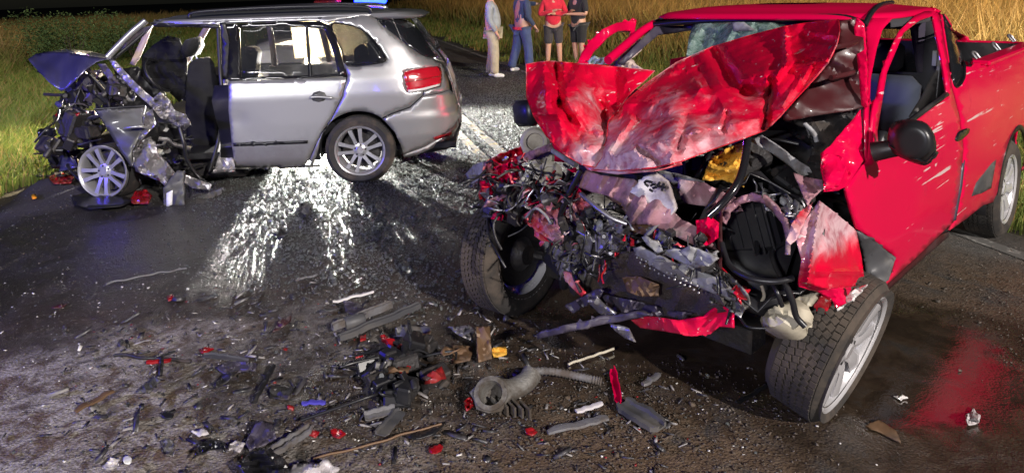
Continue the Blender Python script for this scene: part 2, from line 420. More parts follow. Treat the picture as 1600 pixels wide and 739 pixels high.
M = dict(
    red=mat('red paint', RED, .34, 0, .5, spec=.04, scratch=.0, dirt=.03, dirt_col=(.25, .02, .04)),
    red_scr=mat('scratched red paint', RED, .34, 0, .5, spec=.04, scratch=.5, spray=.55, dirt=.03, dirt_col=(.3, .03, .05)),
    red_dust=mat('dusty red paint', (.5, .004, .02), .34, 0, .8, dust=.62, dust_col=(.50, .40, .42), dirt=.15, scratch=.5),
    red_dust2=mat('powdered red paint', (.5, .004, .02), .38, 0, .6, dust=.95, dust_col=(.55, .46, .48), dirt=.2, scratch=.5),
    red_map=mat('red paint under powder and glare', (.54, .002, .028), .36, 0, .55, spec=.12, dmap=True, dust_col=(.52, .43, .46), dirt=.12, dirt_col=(.12, .02, .02), scratch=.35),
    beacon_tint=mat('bonnet tinted by blue light', (.055, .052, .13), .36, .3, .5, dirt=.25, dirt_col=(.08, .07, .08)),  # blue beacon light is put into this base colour
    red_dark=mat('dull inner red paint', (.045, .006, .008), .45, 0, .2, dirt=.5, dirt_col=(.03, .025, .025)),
    silver=mat('silver paint', (.45, .45, .455), .34, .72, .9, spray=.45, dirt=.06, dirt_col=(.2, .18, .17)),
    silver_torn=mat('torn silver paint', (.40, .385, .40), .36, .7, .5, dirt=.35, dirt_col=(.12, .11, .11)),
    silver_shaded=mat('shaded grey door skin', (.050, .050, .047), .45, .1, .2, dirt=.35, dirt_col=(.16, .15, .14)),  # silver paint darkened to stand for shade on turned-away skin
    dgrey=mat('muddy grey plastic', (.13, .128, .135), .55, dirt=.75, dirt_col=(.07, .052, .038), dscale=9, bump=.4, bscale=60),
    film=mat('dusty window film', (.55, .50, .42), .5, alpha=.35),
    black=mat('black plastic', (.012, .012, .014), .36, dirt=.2, dirt_col=(.05, .045, .04)),
    gloss=mat('gloss black trim', (.010, .010, .012), .16, 0, .6),
    grey=mat('grey plastic', (.055, .055, .06), .5, dirt=.65, dirt_col=(.10, .09, .08)),
    seat=mat('dark seat cloth', (.010, .010, .012), .9, bump=.3, bscale=220, col2=(.018, .018, .02), spec=.12),
    rubber=mat('tyre rubber', (.018, .017, .017), .78, dirt=.55, dirt_col=(.085, .068, .055), bump=.2, bscale=90, dscale=6),
    rubber_dusty=mat('dusty tyre rubber', (.018, .016, .015), .85, dirt=.8, dirt_col=(.070, .054, .042), bump=.2, bscale=90, dscale=5),
    alloy=mat('alloy wheel', (.46, .46, .48), .28, .6, .4, dirt=.3, dirt_col=(.14, .12, .11)),
    alloy_bright=mat('polished alloy wheel', (.78, .77, .80), .22, .55, .5, dirt=.25, dirt_col=(.2, .17, .15)),
    steel=mat('bare bent steel', (.42, .41, .43), .38, .85, dirt=.45, dirt_col=(.10, .08, .07), dscale=7),
    alum=mat('cast aluminium', (.21, .205, .195), .5, .45, dirt=.75, dirt_col=(.055, .045, .036), bump=.5, bscale=45, dscale=9),
    iron=mat('dark greasy iron', (.035, .033, .034), .45, .4, dirt=.4, dirt_col=(.08, .06, .045), bump=.4, bscale=50, dscale=8),
    cream=mat('cream plastic', (.44, .40, .31), .45, col2=(.32, .29, .23), dirt=.65, dirt_col=(.16, .13, .10), dscale=6),
    white=mat('white dusty panel', (.50, .47, .48), .5, dirt=.55, dirt_col=(.16, .11, .10), dscale=8),
    pink=mat('pinkish primer metal', (.34, .17, .20), .45, 0, .3, dust=.6, dust_col=(.48, .43, .45), dirt=.8, dirt_col=(.06, .035, .035), dscale=8),
    lgrey=mat('pale grey plastic', (.24, .24, .25), .5, dirt=.6, dirt_col=(.085, .07, .06), dscale=9),
    purple=mat('dark violet plastic', (.052, .044, .068), .42, dirt=.4, dirt_col=(.10, .085, .085), dscale=6),
    brown=mat('brown rusty sheet', (.13, .075, .04), .55, .2, dirt=.4, dirt_col=(.05, .04, .035), dscale=7),
    yellow=mat('yellow plastic sheet', (.62, .34, .05), .45, 0, .2, dirt=.3, dirt_col=(.30, .13, .03), dscale=8),
    fins=mat('radiator core', (.05, .045, .05), .5, .5, col2=(.10, .075, .06), nscale=5, bump=.8, bscale=160),
    taillight=mat('tail light lens', (.42, .008, .02), .08, 0, 1, spec=.7),
    redlens=mat('red lens plastic', (.25, .006, .010), .25, 0, .6, dirt=.45, dirt_col=(.15, .03, .02)),
    clear=mat('pale clear lens', (.6, .57, .56), .15, 0, .8, dirt=.3),
    glass=mat('tinted glass', (.02, .022, .024), .03, alpha=.45, spec=.6),
    darkglass=mat('dark tinted glass', (.012, .013, .016), .04, alpha=.80, spec=.7),
    cracked=mat('shattered green glass', (.10, .17, .15), .25, alpha=.78, col2=(.22, .30, .28), nscale=26, bump=.8, bscale=60),
    pale_glass=mat('crazed pale glass', (.45, .58, .55), .35, col2=(.60, .70, .66), nscale=30, bump=.8, bscale=70),
    beige=mat('beige trim', (.42, .32, .28), .6, dirt=.2),
    paleblue=mat('pale seat cloth', (.22, .25, .33), .9, sheen=.3),
    felt=mat('dark roof lining', (.03, .03, .035), .95),
    chrome=mat('chrome', (.7, .7, .72), .12, 1),
    sticker=mat('white sticker', (.7, .7, .7), .6), ink=mat('black ink', (.01, .01, .012), .5),
    orange_bit=mat('amber lens', (.75, .28, .02), .25, 0, .5),
    bluebit=mat('blue plastic', (.06, .05, .35), .4, dirt=.3),
)
# ================================================================ SETTING
RD = Vector((-.263, .965, 0)).normalized(); RN = Vector((RD.y, -RD.x, 0)); N_L, N_R = -2.75, 4.15
def road_pt(s, n, z=0): return Vector((RD.x * s + RN.x * n, RD.y * s + RN.y * n, z))
def ground_material():
    m_ = bpy.data.materials.new('wet dirty asphalt'); m_.use_nodes = True; nt = m_.node_tree; b = nt.nodes['Principled BSDF']
    pos = nt.nodes.new('ShaderNodeNewGeometry').outputs['Position']
    def blob(c, rx, ry, rot, soft=.5, ns=1.6, na=.55, seed=0):
        mp = nt.nodes.new('ShaderNodeMapping'); mp.vector_type = 'TEXTURE'
        mp.inputs['Location'].default_value = (c[0], c[1], 0); mp.inputs['Rotation'].default_value = (0, 0, rot); mp.inputs['Scale'].default_value = (rx, ry, 1)
        nt.links.new(pos, mp.inputs[0])
        ln = nt.nodes.new('ShaderNodeVectorMath'); ln.operation = 'LENGTH'; nt.links.new(mp.outputs[0], ln.inputs[0])
        mp2 = nt.nodes.new('ShaderNodeMapping'); mp2.inputs['Location'].default_value = (seed * 7.1, seed * 3.3, 0); nt.links.new(pos, mp2.inputs[0])
        q = nmath(nt, 'ADD', ln.outputs['Value'], nmath(nt, 'MULTIPLY', nmath(nt, 'SUBTRACT', nnoise(nt, mp2.outputs[0], ns, 6, .62, .3), .5), na * 3.2))
        return nstep(nt, q, 1 + soft * .5, 1 - soft * .5)
    def omax(*a_):
        o = a_[0]
        for x in a_[1:]: o = nmath(nt, 'MAXIMUM', o, x)
        return o
    # asphalt with stones
    vo = nt.nodes.new('ShaderNodeTexVoronoi'); vo.inputs['Scale'].default_value = 95; nt.links.new(pos, vo.inputs['Vector'])
    agg = nstep(nt, vo.outputs['Distance'], .15, .62)
    n1 = nnoise(nt, pos, 1.1, 8, .65); n2 = nnoise(nt, pos, 14, 6, .7); n3 = nnoise(nt, pos, 70, 4, .7); n4 = nnoise(nt, pos, 4.2, 7, .7, .6)
    col = nmix(nt, nstep(nt, n1, .35, .65), (.050, .047, .045), (.085, .076, .068))
    col = nmix(nt, nmath(nt, 'MULTIPLY', agg, .55), col, (.028, .027, .027))
    col = nmix(nt, nstep(nt, n3, .62, .75), col, (.15, .14, .13))
    # brown mud in the foreground
    mud = nmath(nt, 'MULTIPLY', blob(G(800, 620), 3.0, 1.9, .1, .9, 1.3, .6, 1), nstep(nt, n4, .30, .52))
    col = nmix(nt, nmath(nt, 'MULTIPLY', mud, .85), col, nmix(nt, nstep(nt, n2, .3, .7), (.070, .040, .020), (.130, .084, .050)))
    # pale extinguisher powder
    pw = nmath(nt, 'MULTIPLY', omax(blob(G(190, 620), 1.35, .72, .30, .7, 2.6, .55, 2), nmath(nt, 'MULTIPLY', blob(G(420, 650), .7, .38, -.2, .8, 3, .6, 3), .7), nmath(nt, 'MULTIPLY', blob(G(600, 690), .5, .2, 0, .8, 3, .6, 8), .35)),
               nstep(nt, nnoise(nt, pos, 9, 8, .72, .9), .38, .62))
    col = nmix(nt, nmath(nt, 'MULTIPLY', pw, .9), col, nmix(nt, nstep(nt, n3, .35, .65), (.22, .20, .185), (.44, .41, .38)))
    # wet: fluids and hose water
    wet = omax(blob(G(130, 400), 1.75, 1.15, -.12, .6, 1.5, .4, 4), blob(G(430, 455), 1.0, .35, 0, .7, 1.5, .5, 15), blob(G(1420, 585), .85, .62, .5, .35, 2.2, .3, 5), blob(G(1100, 560), 1.1, .45, -.3, .5, 2, .4, 6),
               blob(G(640, 550), 1.1, .62, .1, .6, 2, .5, 7), blob(G(1560, 690), .5, .3, .3, .5, 3, .4, 9), blob(G(640, 340), 1.2, .9, 0, .7, 1.5, .4, 10))
    wet = nmath(nt, 'MULTIPLY', wet, nmath(nt, 'ADD', .50, nmath(nt, 'MULTIPLY', nstep(nt, n4, .36, .60), .5)))
    pool = omax(blob(G(1415, 572), .56, .40, .75, .35, 3.2, .32, 11), blob(G(1090, 545), .8, .30, -.35, .35, 3, .35, 12), blob(G(640, 600), .45, .25, 0, .5, 3, .5, 14))
    wetd = nmath(nt, 'MULTIPLY', wet, .80)
    dk = nmix(nt, wetd, col, (.010, .0085, .0075))
    nt.links.new(dk, b.inputs['Base Color'])
    r0 = nmath(nt, 'ADD', nmath(nt, 'MULTIPLY', n2, .3), .52)
    r1 = nmath(nt, 'SUBTRACT', r0, nmath(nt, 'MULTIPLY', wet, .36), True)
    r2 = nmath(nt, 'SUBTRACT', r1, nmath(nt, 'MULTIPLY', pool, .32), True)
    nt.links.new(nmath(nt, 'MAXIMUM', r2, .085), b.inputs['Roughness'])
    bp = nt.nodes.new('ShaderNodeBump'); bp.inputs['Distance'].default_value = .012
    h = nmath(nt, 'ADD', nmath(nt, 'MULTIPLY', vo.outputs['Distance'], -.35), nmath(nt, 'ADD', nmath(nt, 'MULTIPLY', n2, .9), nmath(nt, 'MULTIPLY', n3, .4)))
    nt.links.new(h, bp.inputs['Height'])
    nt.links.new(nmath(nt, 'SUBTRACT', .95, nmath(nt, 'ADD', nmath(nt, 'MULTIPLY', pool, .78), nmath(nt, 'MULTIPLY', wet, .1)), True), bp.inputs['Strength'])
    nt.links.new(bp.outputs[0], b.inputs['Normal'])
    nt.links.new(nmath(nt, 'ADD', .5, nmath(nt, 'MULTIPLY', pool, 3.2)), b.inputs['Specular IOR Level'])
    return m_
M['road'] = ground_material()
M['soil'] = mat('verge soil', (.035, .028, .018), .95, col2=(.05, .042, .025), bump=.8, bscale=12)
# verge ground, large enough to reach the horizon
tag(obj('ground', ([(-600, -200, -.03), (600, -200, -.03), (600, 900, -.03), (-600, 900, -.03)], [(0, 1, 2, 3)]), M['soil'], smooth=0), kind='structure')
def road_mesh():
    V, Fc = [], []
    ss = list(np.arange(-14, 14, .25)) + list(np.arange(14, 40, 1)) + list(np.arange(40, 340, 20)); nn = list(np.linspace(N_L, N_R, 41)); r = random.Random(3)
    for s in ss:
        for j, n in enumerate(nn):
            e = .06 * noise.noise(Vector((s * .9, j, 2))) if j in (0, 40) else 0
            z = .006 * noise.noise(Vector((s * .6, n * .6, 5))) if s < 14 else 0
            V.append(road_pt(s, n + e, z))
    k = len(nn)
    for i in range(len(ss) - 1):
        for j in range(k - 1): Fc.append((i * k + j, i * k + j + 1, (i + 1) * k + j + 1, (i + 1) * k + j))
    # kerbless edge dropping to the verge
    return V, [tuple(reversed(f)) if True else f for f in Fc]
v, f = road_mesh()
tag(obj('road', orient(v, f, Vector((0, 0, 500))), M['road'], solid=.05), kind='structure')
def worn_paint(name, col):
    m_ = mat(name, col, .7, dirt=1.3, dirt_col=(.07, .065, .06), dscale=9); return m_
M['paintw'] = worn_paint('worn white road paint', (.5, .48, .45)); M['painty'] = worn_paint('worn yellow road paint', (.40, .27, .05))
def line(name, n0, n1, mt, s0=-14, s1=200):
    V = []; Fc = []
    ss = list(np.arange(s0, min(s1, 20), .5)) + list(np.arange(20, s1, 10))
    for s in ss:
        for n in (n0, n1): V.append(road_pt(s, n, .006 * noise.noise(Vector((s * .6, n * .6, 5))) + .008 if s < 14 else .006))
    for i in range(len(ss) - 1): Fc.append((2 * i, 2 * i + 1, 2 * i + 3, 2 * i + 2))
    return tag(obj(name, orient(V, Fc, Vector((0, 0, 500))), mt, smooth=0), kind='structure')
line('edge_line', N_R - .34, N_R - .24, M['paintw']); line('centre_line', 1.38, 1.48, M['painty'], 6.2); line('centre_line', 1.62, 1.72, M['painty'], 6.2)

# ---------------------------------------------------------------- grass
def grass_material():
    m_ = bpy.data.materials.new('grass'); m_.use_nodes = True; nt = m_.node_tree; b = nt.nodes['Principled BSDF']
    at = nt.nodes.new('ShaderNodeAttribute'); at.attribute_name = 'gcol'; nt.links.new(at.outputs['Color'], b.inputs['Base Color'])
    b.inputs['Roughness'].default_value = .7; b.inputs['Specular IOR Level'].default_value = .25
    tr = nt.nodes.new('ShaderNodeBsdfTranslucent'); nt.links.new(at.outputs['Color'], tr.inputs[0])
    mx = nt.nodes.new('ShaderNodeMixShader'); mx.inputs[0].default_value = .3
    nt.links.new(b.outputs[0], mx.inputs[1]); nt.links.new(tr.outputs[0], mx.inputs[2]); nt.links.new(mx.outputs[0], nt.nodes['Material Output'].inputs[0])
    return m_
M['grass'] = grass_material()
def grass(name, label, count, r0, r1, a0, a1, side, seed):
    g = np.random.default_rng(seed)
    N = count * 3
    ang = g.uniform(a0, a1, N); rr = r0 * (r1 / r0) ** g.random(N)
    X = rr * np.sin(ang); Y = rr * np.cos(ang)
    n = X * RN.x + Y * RN.y; s = X * RD.x + Y * RD.y
    edge = .18 * np.sin(s * 1.7) + .12 * np.sin(s * 4.1 + 1)
    t = (N_L + .05 + edge - n) if side < 0 else (n - N_R - .05 + edge)
    keep = t > 0; X, Y, t, s, rr = X[keep][:count], Y[keep][:count], t[keep][:count], s[keep][:count], rr[keep][:count]
    N = len(X)
    pn = np.array([noise.noise(Vector((x * .55, y * .55, seed))) for x, y in zip(X, Y)])
    pf = np.array([noise.noise(Vector((x * 2.1, y * 2.1, seed + 5))) for x, y in zip(X, Y)])
    if side < 0: tall = np.clip((t - 3.6 + pn * 2.2) / 2.6, 0, 1)
    else: tall = np.clip((t - 1.5 + pn * 1.4) / 1.4, 0, 1)
    hmax = .85 if side < 0 else 1.15
    h = (.10 + .20 * np.clip(t / 1.0, 0, 1) + (hmax - .3) * tall) * (.65 + .55 * g.random(N)) * (1 + .35 * pf)
    wd = np.maximum(.0035, rr * .00062) * (.7 + .6 * g.random(N)) * (1 + .4 * tall)
    th = g.uniform(0, 2 * pi, N); ln = h * (.18 + .5 * g.random(N) ** 2) * (1 + .4 * (1 - tall))
    lx = np.cos(th) * ln + .12 * h; ly = np.sin(th) * ln
    fx = -Y / rr; fy = X / rr                               # blades turned every way, a few edge-on
    ph = g.uniform(-1.1, 1.1, N); wx = (fx * np.cos(ph) - fy * np.sin(ph)) * wd; wy = (fx * np.sin(ph) + fy * np.cos(ph)) * wd
    P = np.zeros((N, 5, 3)); b0 = -.03
    P[:, 0] = np.stack([X - wx, Y - wy, np.full(N, b0)], 1); P[:, 1] = np.stack([X + wx, Y + wy, np.full(N, b0)], 1)
    mz = h * .58; P[:, 2] = np.stack([X - wx * .8 + lx * .3, Y - wy * .8 + ly * .3, mz], 1); P[:, 3] = np.stack([X + wx * .8 + lx * .3, Y + wy * .8 + ly * .3, mz], 1)
    P[:, 4] = np.stack([X + lx, Y + ly, h], 1)
    k = np.arange(N)[:, None] * 5
    Fc = np.concatenate([k + np.array([[0, 1, 3]]), k + np.array([[0, 3, 2]]), k + np.array([[2, 3, 4]])], 1).reshape(-1)
    me = bpy.data.meshes.new(name); me.vertices.add(N * 5); me.vertices.foreach_set('co', P.reshape(-1).astype(np.float32))
    me.loops.add(N * 9); me.loops.foreach_set('vertex_index', Fc.astype(np.int32)); me.polygons.add(N * 3)
    me.polygons.foreach_set('loop_start', np.arange(0, N * 9, 3, dtype=np.int32)); me.update()
    green = np.array([.085, .14, .025]); lime = np.array([.19, .23, .045]); straw = np.array([.46, .30, .12]) if side < 0 else np.array([.50, .27, .075]); dead = np.array([.22, .16, .07])  # right verge straw has the orange light mixed into its colour
    q = g.random((N, 1)); base = green * (1 - q) + lime * q
    dry = np.clip(tall + pf * .4 + (g.random(N) - .5) * .9 - (.30 if side < 0 else .02), 0, 1)[:, None]
    tipc = base * (1 - dry) + straw * (.55 + .6 * g.random((N, 1))) * dry
    low = base * .9 * (1 - dry * .35) + dead * dry * .35
    deadb = (g.random((N, 1)) < .12); low = np.where(deadb, dead, low); tipc = np.where(deadb, straw * .7, tipc)
    mid = low * .5 + tipc * .5
    colr = np.ones((N, 5, 4), np.float32); colr[:, 0, :3] = low; colr[:, 1, :3] = low; colr[:, 2, :3] = mid; colr[:, 3, :3] = mid; colr[:, 4, :3] = tipc
    at = me.color_attributes.new('gcol', 'FLOAT_COLOR', 'POINT'); at.data.foreach_set('color', colr.reshape(-1))
    me.materials.append(M['grass'])
    o = bpy.data.objects.new(name, me); COL.objects.link(o); tag(o, label, 'grass', kind='stuff'); return o
grass('verge_grass', 'green and straw coloured grass on the verge behind the silver wagon', 95000, 5.0, 60, -.78, -.12, -1, 11)
grass('verge_grass', 'tall dry grass tinted by orange light on the verge behind the pickup and the people', 105000, 4.2, 70, -.28, .78, 1, 12)

def shrub(px, py, dist_y, hgt, wid, label, seed):
    d = ray(px, py); t = dist_y / d.y; p = C_O + d * t; p.z = -.03
    root = tag(empty('shrub', loc=p), label, 'shrub')
    r = random.Random(seed); st = []
    for k in range(9):
        a_ = r.uniform(0, 2 * pi); q = Vector((cos(a_) * wid * .35 * r.random(), sin(a_) * wid * .35 * r.random(), hgt * r.uniform(.6, .9)))
        st.append(tube([(0, 0, 0), q * .5 + Vector((0, 0, .06)), q], [.02, .012, .004], 5))
    obj('trunk', join(*st), M['stem'], root)
    V, Fc = [], []
    lobes = [(Vector((r.uniform(-.5, .5) * wid, r.uniform(-.4, .4) * wid, hgt * r.uniform(.3, .8))), r.uniform(.2, .36) * wid) for _ in range(14)]
    for k in range(6500):
        c, rad = r.choice(lobes); u = Vector((r.gauss(0, 1), r.gauss(0, 1), r.gauss(0, .9))).normalized() * rad * r.random() ** .4 + c
        if u.z < .03: continue
        s = r.uniform(.018, .04); a_ = Vector((r.uniform(-1, 1), r.uniform(-1, 1), r.uniform(-.4, .8))).normalized(); b_ = a_.orthogonal().normalized()
        i = len(V); V += [u, u + a_ * s + b_ * s * .4, u + a_ * s * 2.2, u + a_ * s - b_ * s * .4]; Fc.append((i, i + 1, i + 2, i + 3))
    obj('crown', (V, Fc), M['leaf'], root, smooth=0)
M['stem'] = mat('bark', (.06, .045, .03), .9); M['leaf'] = mat('shrub leaves', (.030, .055, .016), .8, col2=(.055, .085, .024), nscale=3, spec=.2)
shrub(105, 20, 15, 1.55, 1.5, 'dark green leafy shrub standing in the grass beyond the silver wagon', 4)
shrub(205, 18, 17, 1.35, 1.5, 'dim brownish shrub standing close by the roof of the silver wagon', 5)

# ---------------------------------------------------------------- wheels
def tyre_mesh(rr, wd, rim, grooves=4, n=56):
    prof = [(rim - .012, -wd * .42), (rim + .012, -wd * .46), ((rr + rim) / 2, -wd * .52), (rr - .022, -wd * .47), (rr - .005, -wd * .38)]
    prof += [(rr - .009, -wd * .36)] + [(rr - .009, wd * .36)]
    prof += [(rr - .005, wd * .38), (rr - .022, wd * .47), ((rr + rim) / 2 + .01, wd * .52), (rim + .02, wd * .47), (rim + .012, wd * .46), (rim - .012, wd * .42)]
    return lathe(prof, n)
def tread_mesh(rr, wd, rows=6, n=66):
    out = []; bw = wd * .74 / rows
    for j in range(rows):
        y = -wd * .37 + bw * (j + .5)
        for k in range(n):
            t = 2 * pi * (k + (.5 if j % 2 else 0) + .12 * j) / n; L = 2 * pi * rr / n
            Mx = Matrix.Rotation(t, 4, 'Z') @ Matrix.Translation((rr - .004, 0, y)) @ Matrix.Rotation((.35 if j < rows / 2 else -.35) if j not in (0, rows - 1) else 0, 4, 'X')
            out.append(xf(box(.010, L * .88, bw * .86, bev=.1), Mx))
    return join(*out)
_cache = {}
def spoke_mesh(kind, rim, half):
    z = half
    if kind == 'twin':
        out = []
        for sgn in (-1, 1):
            P = [((.055, sgn * .022, z - .028), .017), ((.11, sgn * .030, z - .018), .014), ((rim - .02, sgn * .046, z - .012), .019)]
            V = []
            for (x, y, h), w_ in P:
                V += [Vector((x, y - w_, h)), Vector((x, y + w_, h)), Vector((x, y + w_ * .8, h - .03)), Vector((x, y - w_ * .8, h - .03))]
            Fc = []
            for i in range(2):
                for k in range(4): Fc.append((i * 4 + k, i * 4 + (k + 1) % 4, i * 4 + 4 + (k + 1) % 4, i * 4 + 4 + k))
            Fc += [(3, 2, 1, 0), (8, 9, 10, 11)]
            out.append((V, Fc))
        return join(*out)
    V = []
    for x, w_, h in ((.05, .030, z - .03), (.10, .024, z - .016), (rim - .015, .040, z - .010)):
        V += [Vector((x, -w_, h - .008)), Vector((x, 0, h)), Vector((x, w_, h - .008)), Vector((x, w_ * .7, h - .035)), Vector((x, -w_ * .7, h - .035))]
    Fc = []
    for i in range(2):
        for k in range(5): Fc.append((i * 5 + k, i * 5 + (k + 1) % 5, i * 5 + 5 + (k + 1) % 5, i * 5 + 5 + k))
    return V, Fc
def wheel(parent, Mx, rr, wd, rim, nsp, kind, tyre_mat, label=None, tyre=True):
    al = M['alloy_bright' if tyre_mat is M['rubber_dusty'] else 'alloy']
    """wheel turned so that its outer face looks along the local +Z of Mx"""
    key = (rr, wd, rim, nsp, kind)
    hz = wd * .46
    if key not in _cache:
        bar = lathe([(rim + .012, -hz), (rim - .012, -hz + .01), (rim - .03, 0), (rim - .02, hz - .03), (rim - .008, hz - .006), (rim + .008, hz + .002), (rim + .012, hz - .006)], 48)
        hub = lathe([(.0, hz - .018), (.03, hz - .018), (.036, hz - .024), (.066, hz - .030), (.070, hz - .06), (.0, hz - .062)], 24)
        disc = lathe([(.0, -.012), (rim - .045, -.012), (rim - .04, -.03), (rim - .05, -.05), (.09, -.055), (.05, -.10), (.0, -.10)], 24)
        o = {'bar': bar, 'hub': hub, 'disc': disc}
        _cache[key] = {k: None for k in o}; _cache[key]['src'] = o
    src = _cache[key]['src']
    def mk(nm, vf, mt, par, **kw):
        if _cache[key].get(nm) is None:
            o = obj(nm, vf() if callable(vf) else vf, mt, par, **kw); _cache[key][nm] = o.data
        else:
            o = bpy.data.objects.new(nm, _cache[key][nm]); COL.objects.link(o); o.parent = par
        return o
    wh = mk('wheel', src['bar'], al, parent, smooth=40); wh.matrix_local = Mx
    if label: wh['label'] = label
    mk('hub_cap', src['hub'], al, wh); mk('brake_disc', src['disc'], M['iron'], wh)
    if tyre:
        nm = 'tyre' if tyre_mat is M['rubber'] else 'tyre '
        t = mk('tyre', lambda: tyre_mesh(rr, wd, rim), tyre_mat, wh, smooth=50)
        t2 = mk('tread_blocks', lambda: tread_mesh(rr, wd), tyre_mat, wh, smooth=0); t2['kind'] = 'stuff'
    for k in range(nsp):
        s = mk('spoke', lambda: spoke_mesh(kind, rim, hz), al, wh, smooth=30); s.rotation_euler = (0, 0, 2 * pi * k / nsp + .3)
    for k in range(5):
        b_ = mk('wheel_bolt', lambda: lathe([(0, hz - .018), (.009, hz - .018), (.009, hz - .034)], 8), M['iron'], wh)
        b_.location = (.048 * cos(2 * pi * k / 5), .048 * sin(2 * pi * k / 5), -.006)
    return wh
def axle(center, out, spin=0):
    out = Vector(out).normalized(); q = out.to_track_quat('Z', 'Y').to_matrix().to_4x4()
    Mx = Matrix.Translation(Vector(center)) @ q @ Matrix.Rotation(spin, 4, 'Z'); return Mx
# ---------------------------------------------------------------- patrol car with its headlights on, behind the silver wagon
PAT_O = Vector((-3.45, 10.1, 0)); pf = Vector((-.2, -.98, 0)).normalized(); pl_ = Vector((pf.y, -pf.x, 0)) * -1
PF = Frame(PAT_O, pf, Vector((0, 0, 1)).cross(pf))
M['pat_white'] = mat('patrol car paint', (.55, .55, .57), .3, 0, .8, dirt=.2)
M['headlamp'] = mat('lit headlamp', (.9, .9, .9), .2, emit=(1, .84, .52), estr=120)
M['blue_lamp'] = mat('lit blue beacon', (.02, .03, .4), .2, emit=(.004, .014, 1), estr=26)
M['red_lamp'] = mat('unlit red beacon', (.05, .004, .006), .2)
def patrol():
    root = tag(empty('patrol_car', PF), 'patrol car with lit headlights and blue roof beacon behind the silver wagon', 'car')
    lv = [(.25, -3.7, -.12, .74, 6), (.4, -3.8, 0, .79, 6), (.65, -3.82, 0, .80, 6), (.88, -3.8, -.06, .79, 5), (.96, -3.7, -.2, .76, 4), (1.0, -3.6, -.5, .68, 4)]
    obj('body', shell(lv, 64, zsteps(lv, .06)), M['pat_white'], root)
    lv = [(.98, -3.75, -1.05, .76, 5), (1.2, -3.5, -1.45, .70, 5), (1.38, -3.2, -1.75, .62, 4), (1.42, -3.1, -1.85, .56, 4)]
    obj('cabin_glass', shell(lv, 48, zsteps(lv, .08)), M['gloss'], root)
    lv = [(1.40, -3.18, -1.72, .61, 4), (1.44, -3.1, -1.8, .56, 4), (1.46, -2.8, -2.0, .4, 4)]
    obj('roof', shell(lv, 48), M['pat_white'], root)
    for y in (-.46, .46):
        obj('headlight', lathe([(0, .03), (.07, .025), (.13, 0), (.13, -.05)], 20, aim((-.03, y, .66), (1, y, .66))), M['headlamp'], root)
    obj('grille', xf(box(.04, .7, .16, bev=.2), Matrix.Translation((.0, 0, .62))), M['black'], root)
    for x in (-.75, -3.3):
        for y in (-.74, .74): wheel(root, axle((x, y, .3), (0, math.copysign(1, y), 0)), .31, .19, .20, 5, 'single', M['rubber'])
    sp = obj('search_lamp', lathe([(0, .03), (.09, .025), (.12, 0), (.10, -.08), (.04, -.12), (0, -.12)], 20, aim((-.75, .0, 1.10), (1, .0, 1.10))), M['headlamp'], root)
    obj('search_lamp_stalk', tube([(-.80, .0, 1.05), (-.85, .0, .95)], .02, 8), M['black'], root)
    lamp('SPOT', 'search_lamp_beam', PF.M @ Vector((-.6, .0, 1.10)), 6000, (1, .84, .55), PF.M @ Vector((8, .3, .6)), .08, 80, .6)
    bar = obj('lightbar', xf(box(.24, 1.4, .03), Matrix.Translation((-2.2, 0, 1.485))), M['black'], root)
    obj('blue_beacon', xf(box(.2, .56, .13, bev=.25), Matrix.Translation((-2.2, .56, 1.565))), M['blue_lamp'], bar)
    obj('red_beacon', xf(box(.2, .46, .09, bev=.25), Matrix.Translation((-2.2, -.27, 1.545))), M['red_lamp'], bar)
    for y in (-.46, .46):
        obj('fog_lamp', lathe([(0, .03), (.05, .025), (.06, 0), (.06, -.05)], 20, aim((.0, y, .44), (1, y, .44))), M['headlamp'], root)
        p = PF.M @ Vector((.06, y, .45)); tg = Vector((.2 + .3 * y, 5.4, 0))
        lamp('SPOT', 'headlight_beam', p, 6500, (1, .96, .90), tg, .04, 92, .35)
    p = PF.M @ Vector((-2.2, .27, 1.70)); lamp('POINT', 'blue_beacon_light', p, 160, (.04, .07, 1), size=.1)
    p = PF.M @ Vector((-2.5, .1, 1.75)); lamp('POINT', 'red_beacon_light', p, 60, (1, .04, .14), size=.1)
patrol()
def beacon(loc, label, watts):
    root = tag(empty('beacon_stand', loc=loc), label, 'beacon')
    obj('pole', lathe([(.05, 0), (.05, .02), (.02, .03), (.02, 1.5)], 12, cap=True), M['black'], root)
    obj('beacon_dome', lathe([(.06, 1.5), (.07, 1.54), (.065, 1.62), (.04, 1.66), (0, 1.67)], 16), M['blue_lamp'], root)
    lamp('POINT', 'blue_beacon_light', Vector(loc) + Vector((0, 0, 1.75)), watts, (.07, .04, 1), size=.12)
beacon((-6.6, 2.6, 0), 'blue flashing beacon on a black pole left of the wrecks', 520)
beacon((-.9, -1.6, 0), 'blue flashing beacon on a black pole behind the photographer', 25)
def floodlight(loc, label):
    root = tag(empty('floodlight', loc=(loc[0], loc[1], 0)), label, 'floodlight')
    d = Vector((.4 - loc[0], 5 - loc[1], -loc[2])).normalized()
    obj('mast', lathe([(.04, 0), (.035, loc[2] - .3), (.02, loc[2] - .15)], 12, cap=True), M['grey'], root)
    for k in range(3):
        t = k * 2.1; obj('leg', tube([(0, 0, .9), (.8 * cos(t), .8 * sin(t), 0)], .018), M['grey'], root)
    back = Vector((0, 0, loc[2])) - d * .3
    obj('housing', xf(box(.5, .4, .16, bev=.15), aim(back, back + d)), M['black'], root)
floodlight(LEFT, 'added tripod floodlight out of frame on the left verge'); floodlight(SIDE, 'added tripod floodlight out of frame on the right verge'); floodlight(KEY, 'tall tripod floodlight behind the photographer on the right'); floodlight(FILL, 'tripod floodlight behind the photographer on the left')

